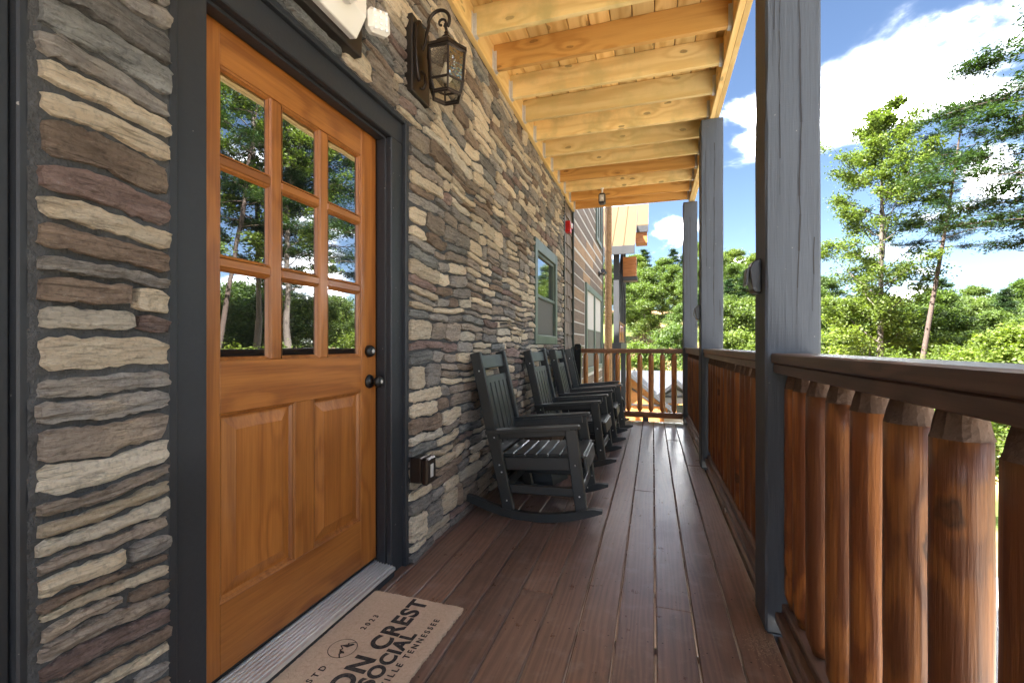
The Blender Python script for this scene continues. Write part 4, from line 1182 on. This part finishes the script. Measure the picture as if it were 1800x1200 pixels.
def text(body, x, y, size, spacing=1.0, weight=.0):
    cu = D.curves.new('t', 'FONT'); cu.body = body; cu.size = size; cu.align_x = 'CENTER'; cu.align_y = 'CENTER'
    cu.space_character = spacing; cu.offset = weight; cu.extrude = .0006
    o = D.objects.new('t', cu); COL.objects.link(o)
    dg = bpy.context.evaluated_depsgraph_get(); me = D.meshes.new_from_object(o.evaluated_get(dg))
    D.objects.remove(o)
    r = obj('lettering', me, None, mt, (x, y, .0149), (0, 0, R(90))); me.materials.clear(); me.materials.append(MT['ink']); return r
text('MOON CREST', .030, .0, .106, 1.12, .0035)
text('SOCIAL', .104, .01, .078, 1.12, .0030)
text('SEVIERVILLE TENNESSEE', .158, .0, .033, 1.55, .0004)
text('ESTD', -.082, -.150, .032, 1.7, .0004); text('2023', -.090, .165, .032, 1.7, .0004)
def flatpoly(pts_list, nm):
    bm = bmesh.new()
    for p in pts_list:
        bm.faces.new([bm.verts.new((x, y, .0152)) for x, y in p])
    return obj(nm, mesh_bm(bm), MT['ink'], mt, (-.088, .0, 0))
r0, r1 = .052, .0495
quads = []
for k in range(40):
    a, b = 2 * math.pi * k / 40, 2 * math.pi * (k + 1) / 40
    quads.append([(r0 * math.cos(a), r0 * math.sin(a)), (r0 * math.cos(b), r0 * math.sin(b)), (r1 * math.cos(b), r1 * math.sin(b)), (r1 * math.cos(a), r1 * math.sin(a))])
ridge = [(.020, -.046), (.006, -.030), (.010, -.022), (-.006, -.010), (.0, -.003), (-.018, .010), (.004, .024), (.0, .030), (.022, .044)]
for (xa, ya), (xb, yb) in zip(ridge[:-1], ridge[1:]): quads.append([(xa, ya), (xb, yb), (xb + .006, yb), (xa + .006, ya)])
quads += [[(-.016, .012), (.012, .008), (.030, .030), (.020, .034), (.004, .022)], [(-.004, -.010), (.018, -.014), (.024, -.022), (.006, -.026)]]
flatpoly(quads, 'logo')

# debris at the foot of the nearest post and plaster dust by the wall
bm = bmesh.new(); rd = random.Random(8)
for (cx, cy, sx, sy, n) in ((-.3, 1.9, .5, .9, 150), (-.2, 4.2, .35, 1.2, 90), (.39, 1.90, .03, .06, 420), (-.93, 2.15, .05, .08, 60), (-1.19, 2.3, .01, .12, 60), (.38, 4.38, .04, .06, 120)):
    for _ in range(n):
        x, y = cx + rd.gauss(0, sx), cy + rd.gauss(0, sy); s_ = rd.uniform(.0006, .0024)
        if x < -1.2 or x > .45: continue
        r = bmesh.ops.create_icosphere(bm, subdivisions=1, radius=s_)
        bmesh.ops.transform(bm, matrix=Matrix.Translation((x, y, .0025)) @ Matrix.Rotation(rd.uniform(0, 3), 4, 'Z') @ Matrix.Diagonal((1.6, 1, .5, 1)), verts=r['verts'])
o = obj('debris', mesh_bm(bm), plain('pale_sawdust', (.34, .27, .21), .9, var=.4)); tag(o, 'scattered pale crumbs of sawdust and plaster on the deck boards', 'debris', kind='stuff')

# ------------------------------------------------------------------ cabins down the hill
MT['grey_roof'] = plain('grey_metal_roof', (.050, .054, .062), .8, spec=.1, nscale=3, var=.04)
MT['cab_wall'] = plain('grey_cabin_siding', (.30, .30, .30), .8, nscale=8, var=.05)
MT['orange'] = wood('orange_trim_wood', (.52, .25, .08), (.36, .15, .04), 'X', rough=.6)
def cabin(loc, rz, label, W=7.0, Dp=9.0, hz=3.2, rise=2.0, wallm='cab_wall'):
    t = thing('cabin', label, 'house', loc, rz)
    obj('wall', box(-W / 2, W / 2, 0, Dp, 0, hz, 0), MT[wallm], t)
    obj('gable_wall', prism([(-W / 2, hz), (W / 2, hz), (0, hz + rise)], (.05, Dp - .05), 'Y'), MT[wallm], t)
    e = .55; k = rise / (W / 2)
    for s in (-1, 1):
        P_ = [(0, hz + rise + .02), (s * (W / 2 + e), hz - e * k + .02), (s * (W / 2 + e), hz - e * k + .14), (0, hz + rise + .14)]
        rf = obj('roof', prism(P_, (-1.1, Dp + .6), 'Y'), MT['grey_roof'], t)
        P2 = [(0, hz + rise - .20), (s * (W / 2 + e), hz - e * k - .20), (s * (W / 2 + e), hz - e * k + .015), (0, hz + rise + .015)]
        obj('barge_board', prism(P2, (-1.12, -1.04), 'Y'), MT['dkpaint'], t)
        obj('eave_board', prism([(a, b - .16) for a, b in P2], (-1.0, -.9), 'Y'), MT['orange'], t)
    obj('truss', box(-W / 2 + .9, W / 2 - .9, -.9, -.8, hz + .25, hz + .42, .01), MT['dkpaint'], t)
    obj('king_post', box(-.09, .09, -.88, -.82, hz + .42, hz + rise - .2, .01), MT['dkpaint'], t)
    for s in (-1, 1):
        obj('brace', beam((s * 1.6, -.85, hz + .45), (s * .1, -.85, hz + rise * .62), .12, .06), MT['dkpaint'], t)
    for xw in (-W * .28, W * .16):
        wn_ = obj('window', box(xw, xw + 1.5, -.06, -.005, .9, 2.6, .02), MT['orange'], t)
        obj('pane', box(xw + .14, xw + .70, -.075, -.061, 1.02, 2.48, 0), MT['glass2'], wn_); obj('pane', box(xw + .80, xw + 1.36, -.075, -.061, 1.02, 2.48, 0), MT['glass2'], wn_)
    for s in (-1, 1): obj('corner_post', box(s * W / 2 - .12, s * W / 2 + .12, -.14, -.01, 0, hz, .02), MT['orange'], t)
    obj('band_board', box(-W / 2 + .13, W / 2 - .13, -.08, -.005, hz - .25, hz, .01), MT['dkpaint'], t)
    return t
def hill_cabin():
    t = thing('cabin', 'grey roofed cabin with two timbered gables, seen low between the end spindles', 'house', (0, 30.5, -6.95), 0)
    def zz(z): return z + 6.95
    obj('wall', box(-5.5, 4.6, 2.2, 9.5, 0, zz(-2.2), 0), MT['cab_wall'], t)
    rf = obj('roof', prism([(1.0, zz(-2.42)), (5.6, zz(-.92)), (10.4, zz(-2.42)), (10.4, zz(-2.30)), (5.6, zz(-.78)), (1.0, zz(-2.30))], (-6.0, 5.2), 'X'), MT['grey_roof'], t)
    obj('fascia', box(-6.0, 5.2, .96, .999, zz(-2.50), zz(-2.31), .004), MT['dkpaint'], t)
    for cx, hw_, za, zb, y0, wm, nm in ((-1.35, 2.3, -.80, -2.75, -.4, 'orange', 'a'), (1.42, 1.25, -1.22, -2.22, .2, 'cab_wall', 'b')):
        obj('gable_front', box(cx - hw_ * .82, cx + hw_ * .82, y0 + .5, 3, 0, zz(zb) + .1, 0), MT[wm], t)
        k = (za - zb) / hw_
        obj('gable_panel', prism([(cx - hw_ * .8, zz(zb) + .101), (cx + hw_ * .8, zz(zb) + .101), (cx, zz(za) - .12)], (y0 + .52, y0 + .60), 'Y'), MT[wm], t)
        for s_ in (-1, 1):
            obj('roof', prism([(cx, zz(za)), (cx + s_ * hw_ * 1.15, zz(za - k * hw_ * 1.15)), (cx + s_ * hw_ * 1.15, zz(za - k * hw_ * 1.15) + .1), (cx, zz(za) + .1)], (y0 + .01, 5), 'Y'), MT['grey_roof'], t)
            obj('barge_board', prism([(cx, zz(za) - .14), (cx + s_ * hw_ * 1.15, zz(za - k * hw_ * 1.15) - .14), (cx + s_ * hw_ * 1.15, zz(za - k * hw_ * 1.15) + .11), (cx, zz(za) + .11)], (y0 - .05, y0), 'Y'), MT['dkpaint'], t)
            obj('brace', beam((cx + s_ * hw_ * .62, y0 + .45, zz(zb) + .12), (cx + s_ * .05, y0 + .45, zz(zb) + (za - zb) * .55), .10, .06), MT['dkpaint'], t)
        obj('tie_beam', box(cx - hw_ * .85, cx + hw_ * .85, y0 + .40, y0 + .49, zz(zb) - .02, zz(zb) + .10, .004), MT['dkpaint'], t)
    wf = obj('window', box(.80, 2.05, .60, .695, zz(-3.55), zz(-2.62), .01), MT['orange'], t)
    obj('pane', box(.90, 1.38, .585, .599, zz(-3.47), zz(-2.70), 0), MT['glass2'], wf); obj('pane', box(1.46, 1.95, .585, .599, zz(-3.47), zz(-2.70), 0), MT['glass2'], wf)
    for xx_ in (-2.9, -1.3, .2): obj('porch_post', box(xx_ - .09, xx_ + .09, -.3, -.12, 0, zz(-2.9), .01), MT['orange'], t)
    obj('porch_rail', box(-3.2, .2, -.28, -.18, zz(-4.0), zz(-3.9), .01), MT['orange'], t)
    for q in range(11): obj('porch_log', box(.28, .70, .38, .52, zz(-5.2) + q * .2, zz(-5.2) + q * .2 + .17, .02), MT['orange'], t)
hill_cabin()
cabin((22.5, 44, -4.2), R(-75), 'distant grey roofed cabin glimpsed over the railing right of the nearest post', 6, 9, 2.9, 2.2)

# ------------------------------------------------------------------ trees
def leaf_mat(name, c0, c1, c2, trans=.45):
    m = M(name)
    at = m.n('ShaderNodeAttribute', attribute_name='tint').outputs['Fac']
    oi = m.n('ShaderNodeObjectInfo').outputs['Random']
    c = m.ramp(at, [(0, c0), (.5, c1), (1, c2)])
    c = m.mix(1.0, c, m.ramp(oi, [(0, (.78, .86, .85)), (1, (1.2, 1.12, .95))]), 'MULTIPLY')
    m.fin(c, .5, spec=.35)
    tr = m.n('ShaderNodeBsdfTranslucent'); m.put(tr.inputs['Color'], m.mix(1.0, c, (1.5, 1.6, .7), 'MULTIPLY'))
    x = m.n('ShaderNodeMixShader'); x.inputs[0].default_value = trans
    m.put(x.inputs[1], m.p.outputs[0]); m.put(x.inputs[2], tr.outputs[0]); m.t.links.new(x.outputs[0], m.o.inputs[0])
    return m.m
LM = {'tulip': leaf_mat('tulip_poplar_leaf', (0.0341, 0.0560, 0.0144), (0.0744, 0.1120, 0.0272), (0.1147, 0.1575, 0.0440)),
      'mid': leaf_mat('oak_leaf', (0.0279, 0.0476, 0.0160), (0.0558, 0.0896, 0.0272), (0.0899, 0.1260, 0.0400)),
      'light': leaf_mat('yellow_green_young_leaf', (0.0558, 0.0840, 0.0160), (0.1054, 0.1470, 0.0288), (0.1550, 0.1960, 0.0464), .5),  # paler, yellower green than the other leaves
      'pine': leaf_mat('pine_needle', (0.0074, 0.0196, 0.0096), (0.0174, 0.0392, 0.0144), (0.0341, 0.0630, 0.0176), .25),
      'hem': leaf_mat('hemlock_needle', (0.0074, 0.0196, 0.0080), (0.0186, 0.0385, 0.0128), (0.0372, 0.0665, 0.0192), .3)}
BARK = plain('tree_bark', (.085, .070, .058), .9, nscale=12, var=.35, bumpd=.03)
BARK2 = plain('pine_bark', (.065, .045, .036), .9, nscale=14, var=.35, bumpd=.03)

def build_tree(seed, H, h0, spread, kind, nleaf, leaf, clump, nlimb=26, trunk_r=.18, lean=(0, 0), top_taper=.9, flat=.0, narrow=.6):
    """returns (trunk mesh, crown mesh)."""
    rg = np.random.default_rng(seed); r = random.Random(seed)
    tp = []
    lx, ly = lean
    for i in range(11):
        f = i / 10
        tp.append((lx * f + .12 * math.sin(f * 5 + seed) * f * H / 20, ly * f + .12 * math.cos(f * 4 + seed) * f * H / 20, H * f))
    def at(f):
        k = min(9, int(f * 10)); a, b = tp[k], tp[k + 1]; t = f * 10 - k
        return Vector([a[q] + (b[q] - a[q]) * t for q in range(3)])
    tubes = [([(p[0], p[1], p[2] - (.6 if i == 0 else 0)) for i, p in enumerate(tp)], [trunk_r * (1 - .93 * (i / 10)) ** .8 + .01 for i in range(11)])]
    centers = []
    ga = 2.39996
    for k in range(nlimb):
        f = h0 + (1 - h0) * ((k + r.random() * .8) / nlimb) * .985
        g_ = (f - h0) / (1 - h0)
        env = {'round': math.sin(math.pi * min(1, .18 + g_ * .85)) ** .7, 'cone': (1 - g_) ** .8 + .08, 'pine': (.35 + .65 * math.sin(math.pi * min(1, .25 + g_ * .75))),
               'tall': (.55 + .45 * math.sin(math.pi * g_)) * (1 - g_ ** 3 * .75)}[kind]
        Ln = spread * env * r.uniform(.6, 1.15)
        az = k * ga + r.uniform(-.4, .4)
        rise = {'round': .55, 'cone': .05, 'pine': .12, 'tall': .95}[kind] * (r.uniform(.6, 1.3))
        base = at(f); pts = []; n = 6
        for i in range(n + 1):
            t = i / n
            up = rise * Ln * (t ** 1.2) - (.12 * Ln * t * t if kind in ('cone', 'pine') else 0)
            wob = .06 * Ln * math.sin(t * 5 + k)
            pts.append(base + Vector((math.cos(az) * Ln * t - math.sin(az) * wob, math.sin(az) * Ln * t + math.cos(az) * wob, up)))
        rr = max(.012, trunk_r * .32 * (1 - f * .7))
        tubes.append((pts, [rr * (1 - .85 * i / n) + .004 for i in range(n + 1)]))
        nsub = 8
        for q in range(nsub):
            t = r.uniform(.28, 1.0) if q else 1.0
            k2 = min(n - 1, int(t * n)); b2 = pts[k2].lerp(pts[k2 + 1], t * n - k2)
            a2 = az + r.uniform(-1.2, 1.2); l2 = Ln * .42 * (1.1 - t * .5) * r.uniform(.5, 1.2)
            e2 = b2 + Vector((math.cos(a2) * l2, math.sin(a2) * l2, l2 * (r.uniform(-.1, .7) if not flat else r.uniform(-.08, .22))))
            tubes.append(([b2, b2.lerp(e2, .5) + Vector((0, 0, .04 * l2)), e2], [rr * .45, rr * .28, .004]))
            centers += [(e2, 1.0), (b2.lerp(e2, .6), .7)]
    centers.append((at(.99), 1.0)); centers.append((at(.95), .8))
    tr = mesh_tubes(tubes, 7)
    C = np.array([c for c, _ in centers]); Wt = np.array([w_ for _, w_ in centers])
    per = Wt / Wt.sum()
    ids = rg.choice(len(C), nleaf, p=per)
    sz = clump * rg.uniform(.55, 1.35, len(C))
    off = rg.normal(0, 1, (nleaf, 3)) * sz[ids][:, None] * .5
    off[:, 2] *= (.6 if not flat else flat)
    P_ = C[ids] + off
    # leaves: quads, random orientation biased to face up
    nrm = rg.normal(0, 1, (nleaf, 3)); nrm[:, 2] = np.abs(nrm[:, 2]) + (.7 if not flat else 1.4); nrm /= np.linalg.norm(nrm, axis=1)[:, None]
    t1 = np.cross(nrm, rg.normal(0, 1, (nleaf, 3))); t1 /= np.linalg.norm(t1, axis=1)[:, None]; t2 = np.cross(nrm, t1)
    s1 = leaf * rg.uniform(.6, 1.35, nleaf)[:, None]; s2 = s1 * narrow
    v0 = P_ - t1 * s1; v1 = P_ - t2 * s2 * .9 + t1 * s1 * .05; v2 = P_ + t1 * s1; v3 = P_ + t2 * s2 * .9 + t1 * s1 * .05
    Vv = np.stack([v0, v1, v2, v3], 1).reshape(-1, 3)
    Ff = np.arange(nleaf * 4).reshape(-1, 4)
    tint_c = rg.uniform(0, 1, len(C))
    tint = np.clip(tint_c[ids] * .45 + rg.uniform(0, .55, nleaf), 0, 1)
    cr_ = mesh_np('crown', Vv, Ff, False, np.repeat(tint, 4))
    return tr, cr_
def place_tree(name, label, loc, meshes, lm, bark=None, rz=0, sc=1, group=None):
    t = thing(name, label, 'tree', loc, rz, group)
    t.scale = (sc, sc, sc) if not hasattr(sc, '__len__') else sc
    if not meshes[0].materials: meshes[0].materials.append(bark or BARK)
    if not meshes[1].materials: meshes[1].materials.append(LM[lm])
    obj('trunk', meshes[0], None, t); obj('crown', meshes[1], None, t)
    return t
SY, CY = math.sin(YAW), math.cos(YAW)
def at_px(u, d):
    xr = (u - 900) / 800 * d
    return xr * CY - d * SY, xr * SY + d * CY
def on_ground(u, d, dzv=-.2):
    x, y = at_px(u, d); return (x, y, ground_z(x, y) + dzv)

# distinct trees right of the nearest post
tul = build_tree(11, 20.5, .22, 3.7, 'tall', 52000, .088, .60, nlimb=40, trunk_r=.20)
place_tree('tulip_tree', 'tall slender light green tree, the highest just right of the nearest post', on_ground(1548, 30), tul, 'tulip')
pin = build_tree(5, 19.5, .55, 3.4, 'pine', 34000, .10, .60, nlimb=26, trunk_r=.16, lean=(3.0, .9), flat=.35, narrow=.16)
place_tree('pine_tree', 'leaning dark pine with a bare reddish trunk right of the tall light green tree', on_ground(1604, 28), pin, 'pine', BARK2)
hem = build_tree(9, 18.5, .50, 5.4, 'pine', 60000, .11, .80, nlimb=46, trunk_r=.17, flat=.28, narrow=.34)
place_tree('hemlock_tree', 'large dark tree reaching long feathery branches in from the right edge', on_ground(1965, 17.5), hem, 'hem', BARK2, rz=2.2)
v1 = build_tree(21, 15, .22, 4.2, 'round', 24000, .18, 1.15, nlimb=26)
v2 = build_tree(22, 17, .28, 3.6, 'tall', 22000, .18, 1.0, nlimb=26)
v3 = build_tree(23, 14, .12, 4.6, 'round', 26000, .18, 1.25, nlimb=28)
v4 = build_tree(24, 17, .20, 3.2, 'cone', 24000, .19, .9, nlimb=30, flat=.45, narrow=.3)
v5 = build_tree(25, 9, .05, 3.0, 'round', 22000, .11, .80, nlimb=26, trunk_r=.10)
v6 = build_tree(26, 5.5, .02, 3.0, 'round', 24000, .075, .62, nlimb=26, trunk_r=.07)
slim = build_tree(31, 20, .36, 2.9, 'tall', 15000, .10, .48, nlimb=26, trunk_r=.2)
for v_, l_ in ((slim, 'tulip'), (v1, 'mid'), (v2, 'tulip'), (v3, 'tulip'), (v4, 'pine'), (v5, 'light'), (v6, 'light')):
    v_[1].materials.append(LM[l_]); v_[0].materials.append(BARK2 if l_ == 'pine' else BARK)
# smaller bright trees in front, each where it stands
for (u, d, vv_, s_, nm, lb) in (
        (1680, 20, v6, .80, 'shrub_tree', 'low bright yellow green spreading tree just above the railing, centre right'),
        (1790, 17, v5, .62, 'young_tree', 'bright leafy young tree at the right edge below the hemlock branches'),
        (1740, 23, v6, .85, 'shrub_tree', 'low yellow green tree left of the one at the right edge'),
        (1480, 24, v5, .62, 'young_tree', 'bright green young tree close beside the nearest post, above the railing'),
        (1530, 32, v5, .95, 'young_tree', 'bright green understory tree around the foot of the tall slender tree'),
        (1640, 34, v3, .55, 'young_tree', 'round mid green tree behind the leaning pine trunk'),
        (1120, 46, v5, .95, 'young_tree', 'bright pointed young tree directly right of the neighbouring porch'),
        (1185, 52, v3, .70, 'young_tree', 'leafy tree behind the farthest grey post'),
        (1240, 40, v5, .85, 'young_tree', 'yellow green tree seen between the far two posts'),
        (1300, 34, v3, .62, 'young_tree', 'dense leafy tree between the second and nearest posts'),
        (1285, 46, v1, .75, 'young_tree', 'taller green tree behind the dense one between the posts')):
    t = place_tree(nm, lb, on_ground(u, d), vv_, None, rz=u * .7, sc=s_, group='young trees beyond the road')
# the wood behind
rf = random.Random(12)
WL = None
def wood_tree(u, d, vs=(v1, v2, v3, v4), s=(.75, 1.05), dz_=-.2, g_='trees of the wood on the hillside', lb=WL):
    v_ = rf.choice(vs); p = on_ground(u, d, dz_); q = rf.uniform(*s)
    kind_ = {id(v1): 'broad rounded green tree', id(v2): 'tall narrow light green tree', id(v3): 'wide bushy light green tree', id(v4): 'dark green cone shaped tree'}[id(v_)]
    band_ = 'front' if d < 50 else 'middle' if d < 75 else 'upper' if d < 100 else 'farthest'
    side_ = 'left of the farthest post' if u < 1200 else 'between the posts' if u < 1345 else 'behind the nearest post' if u < 1443 else 'just right of the nearest post' if u < 1600 else 'toward the right edge'
    place_tree('forest_tree', f'{kind_} in the {band_} wood, {side_}', p, v_, None, rz=rf.uniform(0, 6), sc=(q * rf.uniform(.9, 1.15), q * rf.uniform(.9, 1.15), q), group=g_)
for d, u0, u1, st_, s in ((42, 1440, 1900, 50, (.40, .56)), (55, 1440, 1950, 38, (.50, .68)), (66, 1200, 1950, 38, (.50, .66)), (82, 1080, 2000, 30, (.58, .78)), (98, 1080, 2000, 28, (.6, .78)), (118, 1070, 2050, 34, (.7, .9))):
    u = u0
    while u < u1:
        dd_ = d * rf.uniform(.92, 1.08)
        if not (1138 < u < 1188 and d < 90) and not (u < 1350 and d < 75 and u > 1125 and u < 1200):
            wood_tree(u + rf.uniform(-12, 12), dd_, s=s)
        u += st_ * rf.uniform(.8, 1.2)
# tall trees opposite the door (seen mirrored in its panes)
for i, (az, d, v_, s_) in enumerate(((39, 25, slim, .95), (43, 29, slim, 1.1), (47.5, 26, pin, 1.0), (50.5, 24, slim, .9), (55, 27, slim, 1.05), (60, 25, slim, 1.0), (67, 24, pin, 1.0), (75, 25, tul, 1.0), (85, 26, v1, 1.0), (96, 26, v2, 1.0),
        (38, 38, v3, .6), (43, 36, v1, .55), (47, 38, v3, .6), (51, 36, v4, .55), (55, 38, v3, .6), (60, 36, v1, .6), (36, 50, v1, .65), (41, 52, v4, .7), (46, 50, v1, .7), (50, 54, v3, .75), (54, 50, v2, .65), (59, 50, v3, .7))):
    x, y = d * math.sin(R(az)), d * math.cos(R(az))
    place_tree('forest_tree', 'tall tree across the road, seen mirrored in the door glass', (x, y, ground_z(x, y) - .2), v_, None, rz=i * 1.3, sc=s_, group='tall trees across the road')
for i, (az, d) in enumerate(((36, 17), (40, 18), (44, 16.5), (48, 18), (52, 17), (56, 18))):
    x, y = d * math.sin(R(az)), d * math.cos(R(az))
    place_tree('young_tree', 'bright shrub across the road, seen mirrored low in the door glass', (x, y, ground_z(x, y) - .2), v6, None, rz=i * 2.1, sc=.8, group='shrubs across the road')

for i in range(70):
    u = rf.uniform(1075, 1420) if i % 2 else rf.uniform(1440, 1950); d = rf.uniform(62, 112)
    if 1135 < u < 1190 and d < 92: continue
    place_tree('forest_tree', 'low bushy tree filling the gaps between the trunks of the hillside wood', on_ground(u, d), rf.choice((v5, v3)), None, rz=rf.uniform(0, 6), sc=rf.uniform(.45, .75), group='bushy understory of the hillside wood')
